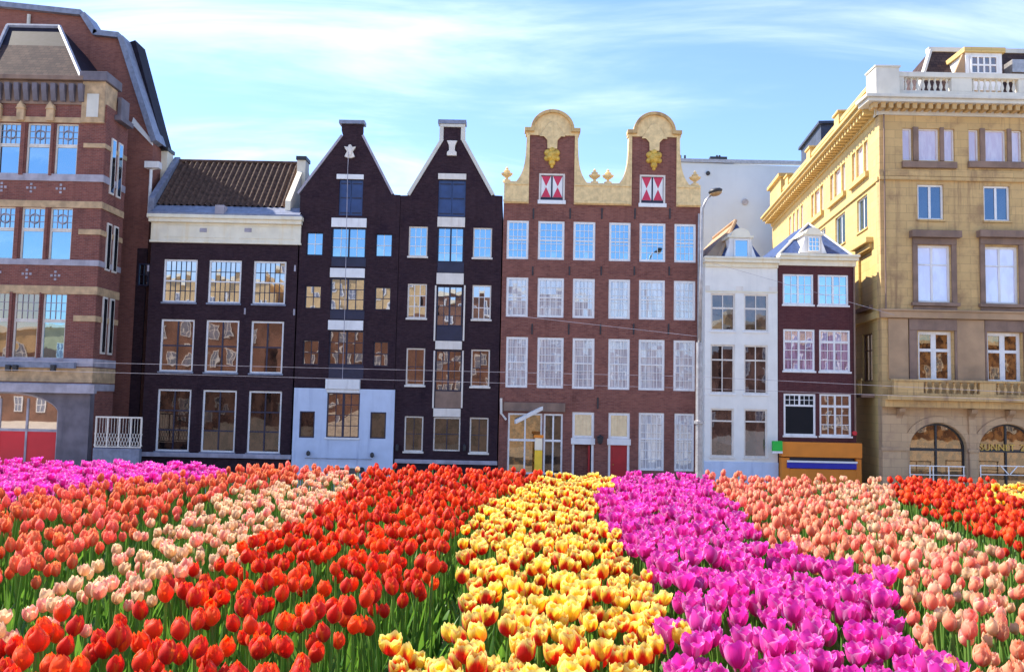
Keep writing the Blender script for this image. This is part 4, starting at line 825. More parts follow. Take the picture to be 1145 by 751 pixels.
# arched shop window at street level
zsp = h.z(40, 462)
ga = []
for a, b in ((-62, 64),):
    u0, u1 = h.u(a, 480), h.u(b, 480); c_ = (u0 + u1) / 2; zt = h.z(0, 437)
    hole = [(u0, .2), (u1, .2), (u1, zsp)] + arc((c_, zsp), 1, 0, 180, 24, (u1 - u0) / 2, zt - zsp)[1:-1] + [(u0, zsp)]
    ga.append(hole)
    zr = h.z(40, 481)
    w = MB().prism(arc((c_, zsp), 1, 0, 180, 24, (u1 - u0) / 2, zt - zsp) + arc((c_, zsp), 1, 0, 180, 24, (u1 - u0) / 2 - .12, zt - zsp - .12)[::-1], .2, .3).box(u0 + .1, u1 - .1, .2, .3, zr - .07, zr + .07).build('arched_window', 'greystone', h.root)
    for q in (-60, -36, -4, 27, 62):
        uu = h.u(q, 480); MB().box(uu - .05, uu + .05, .19, .29, .2, h.z(q, 445 if -40 < q < 40 else 460)).build('mullion', 'greystone', w)
    MB().prism([(u0, zr), (u1, zr), (u1, zsp)] + arc((c_, zsp), 1, 0, 180, 24, (u1 - u0) / 2, zt - zsp)[1:-1] + [(u0, zsp)], .25, .27).build('pane', 'glass_arch', w)
    MB().box(u0, u1, .24, .28, .2, zr - .05).build('lower_panel', 'redpanel', w)
up = MB().wall([(left, zg), (right, zg), (right, ze), (left, ze)], h.holes, th=.45, rev=.3).build('facade', 'brick_left', h.root)
zg_r = right + .0
MB().wall([(left, 0), (h.u(99, 480), 0), (h.u(99, 480), zg - .003), (left, zg - .003)], ga, th=.45, rev=.3).build('ground_floor', 'basestone', h.root)
MB().box(left, right - .01, .46, 2.6, zg, ze).box(left, h.u(99, 480) - .02, .46, 2.6, 0, zg - .003).build('side_walls', 'brick_left', h.root)
pu0 = h.u(88.5, 250)
# stone bands round the corner pier and the side wall
for y0, y1, m_ in ((160.5, 165.5, 'buff'), (195.5, 203.5, 'greystone'), (225.5, 233, 'buff'), (256.5, 262.5, 'buff'), (291, 297.5, 'greystone'), (320.5, 329.5, 'buff'), (353, 359.5, 'buff'), (401, 410, 'greystone'), (411, 428, 'buff'), (429, 437, 'greystone')):
    z0, z1 = h.z(105, y1), h.z(105, y0); full = y0 in (195.5, 225.5, 291, 320.5, 401, 411, 429)
    mb = MB().box(pu0 - (0 if not full else (pu0 - left)), right + .05, -.05, -.001, z0, z1).box(right + .001, right + .05, 0, 2.55, z0, z1)
    mb.build('stone_band', m_, h.root, bevel=.012)
h.box('cornice_ledge', 'greystone', (-90, 428, 109, 438), -.35, -.052)
MB().box(left, h.u(86, 410), -.3, -.052, h.z(40, 411), h.z(40, 404)).build('sign_ledge', 'lead', h.root, bevel=.02)
for q in (14, 22, 64): MB().box(h.u(q, 412) - .12, h.u(q, 412) + .12, -.5, -.3, h.z(q, 415), h.z(q, 408)).build('flood_light', 'iron', h.root, bevel=.02)
# pilasters with carved heads between windows
for ws, ya, yb in ((R1, 133, 196), (R2, 228, 290), (R3, 322, 400)):
    for i in range(len(ws) - 1):
        a, b = ws[i][1], ws[i + 1][0]; u0, u1 = h.u(a + 1.2, (ya + yb) / 2), h.u(b - 1.2, (ya + yb) / 2); MB().box(u0, u1, -.09, 0, h.z(40, yb), h.z(40, ya + 5)).build('window_pilaster', 'brick_left', h.root)
for i, q in enumerate((-34, -1, 25, 58)):
    u_ = h.u(q, 125); mb = MB().box(u_ - .2, u_ + .2, -.22, 0, h.z(40, 136), h.z(40, 118)); mb.prism([(u_ - .26, h.z(40, 123)), (u_ + .26, h.z(40, 123)), (u_, h.z(40, 114))], -.26, -.003)
    mb.build('carved_capital', 'buff', h.root, bevel=.03)
MB().box(left, pu0, -.07, 0, h.z(40, 137), h.z(40, 131)).build('window_head_band', 'buff', h.root, bevel=.01)
for q, qy in ((2, 209), (35, 210), (68, 211), (30, 306), (62, 308), (-4, 304)):
    u_, z_ = h.p(q, qy); st_ = MB()
    for dx, dz in ((0, .2), (0, -.2), (.2, 0), (-.2, 0), (0, 0)): st_.box(u_ + dx - .06, u_ + dx + .06, -.03, -.0, z_ + dz - .06, z_ + dz + .06)
    st_.build('stone_rosette', 'greystone', h.root)
# cornice with corbels, pavilion roof, corner tower cap
zk0, zk1 = h.z(50, 117), h.z(50, 86)
cn = MB().box(left, h.u(96, 90), -.32, .5, zk1 - .25, zk1).box(left, h.u(96, 100), -.08, .5, zk0, zk1 - .25).build('cornice', 'brownstone', h.root, bevel=.02)
cb_ = MB().prism([(-.32, .95), (-.05, .95), (-.05, 0), (-.14, .05), (-.3, .6)], -.13, .13).mesh('corbel', 'basestone')
q = -80.0
while q < 94:
    o = bpy.data.objects.new('corbel', cb_); C.objects.link(o); o.parent = cn; o.matrix_local = Matrix.Translation((h.u(q, 100), -.05, zk0 + .12)) @ Matrix(((0, 1, 0, 0), (1, 0, 0, 0), (0, 0, 1, 0), (0, 0, 0, 1))); q += 10.2
u0, z0, u1, z1 = h.rect(92.5, 92, 117, 138); tw = MB().box(u0, u1 + .05, -.12, 1.3, z0, z1).build('corner_pier', 'buff', h.root, bevel=.02)
MB().box(u0 - .12, u1 + .2, -.3, 1.5, z1, z1 + .5).build('pier_cap', 'basestone', tw, bevel=.03)
MB().box(u0 + .3, u1 - .25, -.16, -.12, z0 + .3, z1 - .7).build('pier_panel', 'palestone', tw)
e0, e1 = h.u(-14, 86, .3), h.u(94, 88, .3); t0, t1 = h.u(9, 28, 3.2), h.u(67, 32, 3.2); zt = h.z(40, 30, 3.2); zm_ = h.z(40, 52, 2.0); zz0 = zk1 + .002
f = .62; m0, m1 = e0 + (t0 - e0) * f, e1 + (t1 - e1) * f; ym = .3 + 2.9 * f; zmid = zz0 + (zt - zz0) * f
mb = MB().add([(e0, .1, zz0), (e1, .1, zz0), (m1, ym, zmid), (m0, ym, zmid)], [(0, 1, 2, 3)], 0).add([(m0, ym, zmid), (m1, ym, zmid), (t1, 3.2, zt), (t0, 3.2, zt)], [(0, 1, 2, 3)], 1)
mb.add([(e1, .1, zz0), (t1, 3.2, zt), (e1 + .4, 7.0, zz0)], [(0, 1, 2)], 1).add([(e0, .1, zz0), (t0, 3.2, zt), (e0 - .4, 7, zz0)], [(0, 1, 2)], 1).add([(t0, 3.2, zt), (t1, 3.2, zt), (e1, 6.5, zz0), (e0, 6.5, zz0)], [(0, 1, 2, 3)], 1)
ro = mb.build('pavilion_roof', ['flattile', 'darkroof'], h.root)
MB().tube([(e1, .06, zz0), (t1, 3.16, zt)], .12, 6).tube([(e0, .06, zz0), (t0, 3.16, zt)], .12, 6).build('hip_flashing', 'lead', ro)
MB().tube([(t0, 3.2, zt), (t1, 3.2, zt)], .16, 8).build('roof_ridge', 'lead', ro)
# side wall windows (turned to the alley)
for ya, yb in ((150, 213), (246, 300), (330, 395)):
    z0, z1 = h.z(118, yb), h.z(118, ya)
    for y_ in (.7, 1.5): MB().box(right + .0, right + .07, y_, y_ + .5, z0, z1).build('side_window', 'offwhite', h.root); MB().box(right + .071, right + .08, y_ + .08, y_ + .42, z0 + .1, z1 - .1).build('side_pane', 'glass', h.root)
MB().box(right - .02, right + .35, .9, 2.5, h.z(115, 128), h.z(115, 122)).box(right - .02, right + .2, 1.2, 2.2, h.z(115, 122), h.z(115, 100)).build('side_dormer', 'basestone', h.root, bevel=.03)

h = House('tall_brick_gable', 49.4, 120, 'tall plain brick gable with pale roof edging rising behind the banded brick building')
pts = [(-60, 3), (92, 19), (106, 41), (134, 44), (171, 160), (171, 170)]
P_ = [h.p(*q) for q in pts]; ur = P_[-1][0]
MB().prism([(P_[0][0], 0), (ur, 0)] + P_[::-1], 0, 2.6).build('wall', 'brick_rear', h.root)
mb = MB()
for a, b in zip(P_[:-2], P_[1:-1]):
    d = Vector((b[0] - a[0], 0, b[1] - a[1])).normalized(); n_ = Vector((-d.z, 0, d.x)); n_ = n_ if n_.z > 0 else -n_
    q = [(a[0], a[1]), (b[0], b[1]), (b[0] + n_.x * .32, b[1] + n_.z * .32), (a[0] + n_.x * .32, a[1] + n_.z * .32)]; mb.prism(q, -.3, 1.2)
mb.build('roof_edging', 'lead', h.root)
(a, b) = P_[3], P_[4]; MB().prism([(a[0], a[1] + .1), (b[0], b[1]), (b[0] + .3, b[1]), (a[0] + .55, a[1] + .3)], .8, 2.2).build('roof_slope', 'darkroof', h.root)
MB().prism([h.p(150, 132), h.p(171, 158), h.p(171, 163), h.p(148, 139)], -.12, -.002).build('eaves_board', 'white', h.root)
MB().box(h.u(148, 400), ur + .02, -.1, -.002, 0, h.z(160, 278)).build('lower_wall', 'brick_dark', h.root)  # dark brick sheet stands in for the shade of the recessed alley
window(h, h.rect(156, 295, 168, 320), frame='navy', pane='glass', cols=2, rows=2, hole=False, rec=-.19)
u_, z_ = h.p(34, 14); MB().tube([(u_, -.12, z_ - .2), (u_, -.12, z_ - 1.6)], .1, 8).build('drain_pipe', 'palestone', h.root)
(u_, z0), (_, z1) = h.p(169, 245), h.p(170, 188); mb = MB().tube([(u_, -.35, z0), (u_, -.35, z1 - .2), (u_ + .3, -.1, z1)], .09, 8).box(u_ - .35, u_ + .5, -.5, -.05, z1 - .1, z1 + .28); mb.build('drain_pipe', 'white', h.root)
# alley fence on a low wall
a = ray(106, 490); k = 44.8 / a.y; b = ray(158, 490); L = b.x / b.y * 44.8 - a.x * k; r_ = empty('lattice_fence', (a.x * k, 44.8, .0), 0, 'pale metal lattice fence on a low blue grey wall closing the dark alley', 'fence')
zf0, zf1 = ZC + ray(130, 500.5).z * k, ZC + ray(130, 465.5).z * k
MB().box(0, L, -.15, .15, 0, zf0 - .02).build('low_wall', 'lead', r_, bevel=.02); MB().box(0, L, -.04, .04, zf1 - .08, zf1).build('top_rail', 'offwhite', r_)
MB().box(0, L, -.03, .03, zf0 + .02, zf0 + .08).build('bottom_rail', 'offwhite', r_)
for q in (0, .25, .5, .75, .98): MB().box(L * q, L * q + .06, -.035, .035, zf0 + .08, zf1 - .08).build('post', 'offwhite', r_)
mb = MB()
for i in range(16):
    x = L * (i + .5) / 16; mb.tube([(x - .12, 0, zf0 + .1), (x + .12, 0, zf0 + .75)], .016, 5); mb.tube([(x + .12, .02, zf0 + .1), (x - .12, .02, zf0 + .75)], .016, 5); mb.tube([(x, 0, zf0 + .75), (x, 0, zf1 - .08)], .013, 5)
mb.build('lattice', 'offwhite', r_)

# ------------------------------------------------------------------ street lamp and overhead wires
YL = 40; a = ray(781.5, 510); k = YL / a.y; lp = empty('street_lamp', (a.x * k, YL, .0), 0, 'tall slim street lamp with bowl head standing between the brick and the white houses', 'lamp post')
zt = ZC + ray(786.5, 222).z * k; zj = ZC + ray(781, 382).z * k; zk = ZC + ray(781, 472).z * k; dx = ray(786, 222).x / ray(786, 222).y * YL - a.x * k
pole = MB().tube([(0, 0, 0), (0, 0, zk), (0, 0, zj)], [.17, .165, .16], 12).build('lower_pole', 'steel', lp, smooth=False)
MB().lathe([(.17, zk - .1), (.24, zk - .06), (.24, zk + .06), (.17, zk + .1)], n=12).build('collar', 'steel', lp)
MB().tube([(0, 0, zj), (dx * .5, 0, (zj + zt) / 2), (dx * .8, 0, zt - .3), (dx + .12, 0, zt + .1), (dx + .4, 0, zt + .42)], [.085, .08, .07, .06, .05], 10).build('upper_pole', 'steel', lp, smooth=True)
hd = MB().lathe([(.08, .0), (.3, .07), (.34, .15), (.26, .23), (.1, .28)], n=16).build('lamp_head', 'iron', lp, smooth=True, loc=(dx + .62, 0, zt + .44)); hd.rotation_euler = (0, R(-12), 0)
MB().lathe([(.02, -.1), (.17, -.07), (.28, .0), (.29, .065)], n=16).build('lamp_bowl', 'lampgold', hd, smooth=True)
def wire(label, pts, Y, r=.008, sag=0.):
    P = []
    for (x, y) in pts: d = ray(x, y); k = Y / d.y; P.append(Vector((d.x * k, Y, ZC + d.z * k)))
    Q = []
    for a, b in zip(P[:-1], P[1:]):
        for i in range(12): t = i / 12; q = a.lerp(b, t); q.z -= sag * 4 * t * (1 - t); Q.append(q)
    Q.append(P[-1]); o = MB().tube(Q, r, 5).build('overhead_wire', 'greystone'); tag(o, label, 'wire', 'overhead tram wires'); return o
wire('thin pale overhead wire crossing the house fronts, upper one of the long pair', [(-40, 402), (780, 421), (1190, 441)], 39)
wire('thin pale overhead wire crossing the house fronts, lower one of the long pair', [(-40, 412), (781, 434), (1190, 449)], 39.4)
wire('short dark slanting wire running from the street lamp over the brick house', [(568, 352), (781, 376)], 40.3, .009)
wire('thin wire running from the tall lamp towards the ochre corner building', [(783, 290), (1000, 352)], 40.2, .008)

# ------------------------------------------------------------------ houses across the street, seen only as reflections in the panes
wm = MB().box(-.62, -.5, -.06, .04, -1.1, 1.1).box(.5, .62, -.06, .04, -1.1, 1.1).box(-.5, .5, -.06, .04, 1.0, 1.1).box(-.5, .5, -.06, .04, -1.1, -1.0).box(-.04, .04, -.05, .03, -1, 1).box(-.5, .5, -.05, .03, -.04, .04).box(-.5, .5, -.01, .01, -1, 1, 1).mesh('window', ['white', 'lead'])
M['sand'] = plain('sandstone', (.58, .4, .2), .8, .15, .8); M['tanbrick'] = plain('tan_brick', (.2, .095, .06), .85, .3, .5)
specs = [(-74, 26, 13, 'sand', 'low sandstone house across the street'), (-47.5, 24, 21.5, 'sand', 'tan brick house across the street'), (-23, 22, 23, 'sand', 'tall sandstone house across the street'), (-.5, 22, 20, 'tanbrick', 'tallest tan brick house across the street'), (22, 22, 15, 'greywall', 'low grey house across the street'), (44.5, 24, 17, 'sand', 'broad sandstone house across the street'), (69, 24, 14, 'tanbrick', 'end tan brick house across the street')]
for x, w_, hh, m_, lb in specs:
    r_ = empty('opposite_house', (x, -30, 0), 0, lb + ', mirrored in the window panes', 'building')
    MB().box(-w_ / 2, w_ / 2, -10, 0, min(hh - 3, 16.5) + .003, hh).build('wall', m_, r_); MB().box(-w_ / 2, w_ / 2, -10, 0, 0, min(hh - 3, 16.5)).build('lower_wall', 'tanbrick', r_); MB().box(-w_ / 2, w_ / 2, -10.3, .4, hh + .003, hh + .5).build('cornice', 'cream', r_)
    for i in range(int(w_ / 3.2)):
        for j in range(int(hh / 3.8)):
            o = bpy.data.objects.new('window', wm); C.objects.link(o); o.parent = r_; o.location = (-w_ / 2 + 1.8 + i * 3.2, .03, 2.4 + j * 3.7)
# ------------------------------------------------------------------ tulips
def petal_mat(name, base, mid, edge, kind):
    m, t, b = newmat(name); at = N(t, 'ShaderNodeAttribute'); at.attribute_name = 'pt'
    s = N(t, 'ShaderNodeSeparateColor'); t.links.new(at.outputs['Color'], s.inputs[0]); T_, Sx, rn = s.outputs[0], s.outputs[1], s.outputs[2]
    oi = N(t, 'ShaderNodeObjectInfo'); rnd = M_(t, 'FRACT', M_(t, 'ADD', rn, oi.outputs['Random']))
    cs = N(t, 'ShaderNodeCombineXYZ'); t.links.new(M_(t, 'MULTIPLY', Sx, 16), cs.inputs[0]); t.links.new(M_(t, 'MULTIPLY', T_, 1.6), cs.inputs[1]); t.links.new(M_(t, 'MULTIPLY', rnd, 40), cs.inputs[2]); fib = noise(t, 1.3, 3, cs.outputs[0])
    wob = M_(t, 'MULTIPLY', M_(t, 'SUBTRACT', fib, .5), .5)
    if kind == 'flame':                       # red flame rising from the petal's foot, yellow margins
        q = M_(t, 'ADD', M_(t, 'ADD', M_(t, 'MULTIPLY', T_, .62), M_(t, 'MULTIPLY', Sx, .55)), wob)
        q = M_(t, 'ADD', q, M_(t, 'MULTIPLY', M_(t, 'SUBTRACT', rnd, .5), .35))
        c = ramp_mix(t, smooth(t, q, .42, .66), base, mid); c = ramp_mix(t, smooth(t, M_(t, 'ADD', T_, wob), .62, 1.05), c, edge)
    else:
        c = ramp_mix(t, smooth(t, M_(t, 'ADD', T_, wob), .0, .75), base, mid)
        c = ramp_mix(t, smooth(t, M_(t, 'ADD', Sx, wob), .45, 1.05), c, edge)
        if kind == 'blush': c = ramp_mix(t, M_(t, 'MULTIPLY', smooth(t, rnd, .35, .95), smooth(t, M_(t, 'SUBTRACT', M_(t, 'ADD', 1, wob), Sx), .2, .9)), c, (.86, .28, .26))
        if kind == 'coral': c = ramp_mix(t, smooth(t, rnd, .35, .95, 0, .65), c, (.94, .27, .23))
        if kind == 'red': c = ramp_mix(t, smooth(t, rnd, .35, .95, 0, .8), c, (.95, .15, .015))
        if kind == 'magenta': c = ramp_mix(t, smooth(t, rnd, .4, .95, 0, .5), c, (.8, .03, .46))
    hs = N(t, 'ShaderNodeHueSaturation'); t.links.new(c, hs.inputs['Color']); t.links.new(M_(t, 'ADD', .8, M_(t, 'ADD', M_(t, 'MULTIPLY', rnd, .2), M_(t, 'MULTIPLY', fib, .2))), hs.inputs['Value'])
    c = hs.outputs[0]; t.links.new(c, b.inputs['Base Color']); b.inputs['Roughness'].default_value = .5; b.inputs['Specular IOR Level'].default_value = .3
    b.inputs['Sheen Weight'].default_value = .15; bump(t, b, fib, .25, .002)
    tr = N(t, 'ShaderNodeBsdfTranslucent'); t.links.new(c, tr.inputs[0]); ms = N(t, 'ShaderNodeMixShader'); ms.inputs[0].default_value = .5
    t.links.new(b.outputs[0], ms.inputs[1]); t.links.new(tr.outputs[0], ms.inputs[2]); t.links.new(ms.outputs[0], t.nodes['Material Output'].inputs[0]); return m
def leaf_mat(name, a, c2, tip):
    m, t, b = newmat(name); at = N(t, 'ShaderNodeAttribute'); at.attribute_name = 'pt'; s = N(t, 'ShaderNodeSeparateColor'); t.links.new(at.outputs['Color'], s.inputs[0])
    oi = N(t, 'ShaderNodeObjectInfo'); rnd = M_(t, 'FRACT', M_(t, 'ADD', s.outputs[2], oi.outputs['Random']))
    c = ramp_mix(t, rnd, a, c2); c = ramp_mix(t, smooth(t, s.outputs[0], .75, 1.05, 0, .5), c, tip)
    t.links.new(c, b.inputs['Base Color']); b.inputs['Roughness'].default_value = .42
    tr = N(t, 'ShaderNodeBsdfTranslucent'); t.links.new(ramp_mix(t, .5, c, (.2, .4, .03)), tr.inputs[0]); ms = N(t, 'ShaderNodeMixShader'); ms.inputs[0].default_value = .45
    t.links.new(b.outputs[0], ms.inputs[1]); t.links.new(tr.outputs[0], ms.inputs[2]); t.links.new(ms.outputs[0], t.nodes['Material Output'].inputs[0]); return m
M['leaf'] = leaf_mat('tulip_leaf', (.06, .17, .03), (.14, .31, .05), (.24, .38, .08)); M['stem'] = leaf_mat('tulip_stem', (.16, .32, .06), (.24, .42, .09), (.28, .42, .1))
KIND = {   # closed radius profile, height, tip radius, petal tip sharpness, materials
 'red_tulip': dict(prof=[.3, .82, 1.0, .99, .82, .42], rad=.0192, hgt=.048, sharp=.4, mat=('red', (.66, .014, .02), (.9, .035, .012), (.95, .2, .02))),
 'flamed_tulip': dict(prof=[.3, .84, 1.0, 1.04, 1.02, .94], rad=.0205, hgt=.044, sharp=.1, mat=('flame', (.78, .02, .012), (.97, .76, .06), (.97, .86, .28))),
 'magenta_tulip': dict(prof=[.3, .8, .98, 1.04, 1.06, 1.1], rad=.0236, hgt=.052, sharp=.45, mat=('magenta', (.66, .012, .3), (.82, .06, .46), (.92, .46, .76))),
 'coral_tulip': dict(prof=[.3, .82, 1.0, 1.0, .84, .45], rad=.0165, hgt=.047, sharp=.35, mat=('coral', (.92, .13, .07), (.95, .26, .09), (.97, .46, .18))),
 'peach_tulip': dict(prof=[.3, .82, 1.0, 1.0, .86, .5], rad=.0168, hgt=.046, sharp=.35, mat=('coral', (.94, .25, .16), (.96, .41, .22), (.98, .62, .36))),
 'blush_tulip': dict(prof=[.3, .84, 1.0, 1.02, .94, .78], rad=.0172, hgt=.038, sharp=.25, mat=('blush', (.88, .6, .34), (.9, .62, .38), (.94, .76, .48)))}
for k_, d in KIND.items(): d['m'] = petal_mat(k_ + '_petal', *d['mat'][1:], d['mat'][0])
def bloom(d, nt, ns, r, size=1.):
    V, Fc, A = [], [], []; open_ = r.uniform(-.1, .16) if r.random() < .75 else r.uniform(.15, .4)
    for k in range(6):
        inner = k >= 3; a0 = (k % 3) * 2.0944 + (1.0472 if inner else 0) + r.normal(0, .08); hs = d['hgt'] * (1.04 if inner else 1) * r.uniform(.93, 1.06); off = len(V)
        fl = open_ + r.normal(0, .05)
        for i in range(nt + 1):
            t = i / nt; f = t * 5; j = min(int(f), 4); pr = d['prof'][j] + (d['prof'][j + 1] - d['prof'][j]) * (f - j)
            rad = d['rad'] * (pr + fl * t * t) * (.9 if inner else 1.03)
            tp = max(0, (t - .5) / .5); wd = math.radians(67) * math.sqrt(max(.02, 1 - tp * tp * (.72 + .25 * d['sharp'])))
            for q in range(ns + 1):
                s = -1 + 2 * q / ns; an = a0 + s * wd
                rr = rad * (1 - .05 * (1 - s * s) * 0 + (.07 * s * s if not inner else -.02 * s * s) - .05 * math.exp(-(s * 5) ** 2) * t)
                z = hs * (t - .07 * s * s * t ** 3) + .004 * math.sin(3 * s + k) * t ** 3
                V.append((rr * math.cos(an), rr * math.sin(an), z)); A.append((t, abs(s), 0, 1))
        Fc += [(off + i * (ns + 1) + q, off + i * (ns + 1) + q + 1, off + (i + 1) * (ns + 1) + q + 1, off + (i + 1) * (ns + 1) + q) for i in range(nt) for q in range(ns)]
    return np.array(V) * size, Fc, np.array(A)
def stem(hgt, bend, n=5, seg=5, r0=.0042):
    V, Fc, A = [], [], []
    for i in range(seg + 1):
        t = i / seg; c = np.array([bend[0] * t * t, bend[1] * t * t, hgt * t])
        for j in range(n): a = 2 * math.pi * j / n; V.append(c + np.array([r0 * math.cos(a), r0 * math.sin(a), 0])); A.append((t * .7, .5, 0, 1))
    Fc = [(i * n + j, i * n + (j + 1) % n, (i + 1) * n + (j + 1) % n, (i + 1) * n + j) for i in range(seg) for j in range(n)]
    return np.array(V), Fc, np.array(A)
def leaf(ln, wid, ang, lean, r, seg=7, ns=2):
    V, A = [], []; ca, sa = math.cos(ang), math.sin(ang); tw = r.normal(0, .5)
    for i in range(seg + 1):
        t = i / seg; w = wid * (math.sin(math.pi * min(1, .12 + t * .9)) ** .8) * (1 - t ** 5); out = .008 + lean * ln * t ** 1.7; z = ln * (t - .28 * lean * t ** 3); a2 = ang + tw * t
        for q in range(ns + 1):
            s = -1 + 2 * q / ns; fx = abs(s) * w * .35
            V.append((out * ca + fx * ca - s * w * math.sin(a2), out * sa + fx * sa + s * w * math.cos(a2), z)); A.append((t, abs(s), 0, 1))
    Fc = [(i * (ns + 1) + q, i * (ns + 1) + q + 1, (i + 1) * (ns + 1) + q + 1, (i + 1) * (ns + 1) + q) for i in range(seg) for q in range(ns)]
    return np.array(V), Fc, np.array(A)
def mk(name, pieces, mats):
    """pieces: (V, F, A, material index)"""
    me = bpy.data.meshes.new(name); V = np.concatenate([p[0] for p in pieces]); A = np.concatenate([p[2] for p in pieces]); loops, mi, k = [], [], 0
    for p in pieces:
        f = np.asarray(p[1], dtype=np.int64) + k; loops.append(f); mi.append(np.full(len(f), p[3])); k += len(p[0])
    L = np.concatenate(loops); mi = np.concatenate(mi); me.vertices.add(len(V)); me.vertices.foreach_set('co', V.astype(np.float32).ravel())
    me.loops.add(L.size); me.loops.foreach_set('vertex_index', L.ravel().astype(np.int32)); me.polygons.add(len(L)); me.polygons.foreach_set('loop_start', np.arange(0, L.size, 4, dtype=np.int32)); me.polygons.foreach_set('loop_total', np.full(len(L), 4, dtype=np.int32))
    for m_ in mats: me.materials.append(m_)
    me.polygons.foreach_set('material_index', mi.astype(np.int32)); me.polygons.foreach_set('use_smooth', np.ones(len(L), dtype=bool))
    me.update(calc_edges=True); at = me.attributes.new('pt', 'FLOAT_COLOR', 'POINT'); at.data.foreach_set('color', A.astype(np.float32).ravel()); me.validate(); return me
def tiltmat(ax, ay):
    return np.array(Matrix.Rotation(ax, 3, 'X') @ Matrix.Rotation(ay, 3, 'Y'))

# the bands as they lie in the bed (corners measured in the photograph at bloom height)
BANDS = [
 ('magenta_tulip', [(-200, 505), (-20, 512), (120, 513), (262, 513), (250, 527), (140, 536), (60, 546), (0, 553), (-200, 575)], 'b'),
 ('coral_tulip', [(-200, 575), (0, 553), (60, 546), (140, 536), (250, 527), (262, 513), (410, 516), (400, 524), (330, 533), (280, 542), (190, 568), (120, 597), (70, 626), (20, 638), (-200, 680)], 'l'),
 ('blush_tulip', [(400, 524), (330, 534), (270, 546), (190, 578), (130, 612), (60, 648), (-200, 740), (-200, 820), (0, 704), (60, 690), (130, 672), (170, 654), (250, 622), (310, 588), (370, 556), (405, 534)], 'l'),
 ('red_tulip', [(410, 516), (440, 510), (642, 510), (604, 531), (546, 552), (516, 580), (505, 606), (485, 640), (440, 680), (370, 700), (345, 760), (330, 900), (-260, 900), (-200, 800), (0, 702), (60, 688), (130, 670), (170, 652), (250, 620), (310, 588), (370, 556), (404, 532)], 'c'),
 ('flamed_tulip', [(642, 508), (712, 514), (684, 540), (664, 568), (700, 606), (735, 640), (750, 690), (740, 760), (720, 900), (330, 900), (395, 760), (440, 715), (505, 690), (520, 640), (522, 600), (522, 565), (546, 552), (604, 531)], 'c'),
 ('magenta_tulip', [(712, 514), (782, 516), (795, 540), (830, 575), (860, 600), (920, 628), (1000, 645), (1015, 690), (1060, 725), (1080, 900), (740, 900), (745, 700), (768, 668), (735, 636), (704, 604), (668, 568), (674, 550)], 'c'),
 ('red_tulip', [(990, 525), (1300, 520), (1300, 690), (1145, 608), (1120, 596), (1060, 572), (1010, 556)], 'r'),
 ('blush_tulip', [(925, 522), (990, 526), (1005, 566), (1060, 590), (1110, 612), (1145, 640), (1300, 720), (1300, 745), (1110, 640), (1040, 622), (980, 600), (940, 570)], 'r'),
 ('peach_tulip', [(782, 516), (930, 521), (960, 560), (1000, 600), (1060, 622), (1130, 640), (1300, 745), (1300, 900), (1085, 900), (1060, 722), (1010, 682), (1000, 645), (925, 626), (862, 596), (832, 572), (800, 542)], 'r')]
def inside(poly, x, y):
    r = np.zeros(len(x), bool); n = len(poly)
    for i in range(n):
        (x0, y0), (x1, y1) = poly[i], poly[(i + 1) % n]
        if y0 == y1: continue
        c = ((y0 > y) != (y1 > y)) & (x < (x1 - x0) * (y - y0) / (y1 - y0) + x0); r ^= c
    return r
SP = .067; pts = []
gx = np.arange(-7.2, 7.2, SP); gy = np.arange(1.25, 7.05, SP * .9)
for j, y in enumerate(gy):
    for x in gx: pts.append((x + (j % 2) * SP / 2 + rng.normal(0, SP * .2), y + rng.normal(0, SP * .2)))
pts = np.array(pts); px, py = project(np.c_[pts, np.full(len(pts), ZB + .41)])
band = np.full(len(pts), -1)
for i, (k_, poly, sd_) in enumerate(BANDS):
    band[(band < 0) & inside(poly, px, py)] = i
# a few strays and thinned edges
patch = .5 + .5 * np.sin(pts[:, 0] * 3.1 + 2 * np.sin(pts[:, 1] * 2.3)) * np.sin(pts[:, 1] * 4.1 + pts[:, 0] * 1.7)
keep = rng.random(len(pts)) < (1 - .34 * patch ** 3) * np.where(band == 5, .86, 1) * np.where(band == 1, .8, np.where(band == 2, .9, .95)); 
yl = (1105, 1200); sel = (band == 6) & (px > 1105) & (py > 534) & (py < 556) & (px + 2 * py > 1105 + 1085)
kinds = np.array([BANDS[b][0] if b >= 0 else '' for b in band], dtype=object); kinds[sel] = 'flamed_tulip'
mixc = (band == 8) & (rng.random(len(pts)) < np.clip((px - 830) / 500, 0, .35)); kinds[mixc] = 'blush_tulip'
mixb = (band == 7) & (rng.random(len(pts)) < .25); kinds[mixb] = 'peach_tulip'
ok = (band >= 0) & keep; pts, px, py, band, kinds = pts[ok], px[ok], py[ok], band[ok], kinds[ok]
dist = np.hypot(pts[:, 0], pts[:, 1]); hscale = {'red_tulip': 1.02, 'flamed_tulip': .96, 'magenta_tulip': .98, 'coral_tulip': 1.03, 'peach_tulip': 1.03, 'blush_tulip': 1.05}
order = np.argsort(dist); inframe = (px > 4) & (px < 1141) & (py < 765) & (py > 480)
VAR = 10; proto = {}
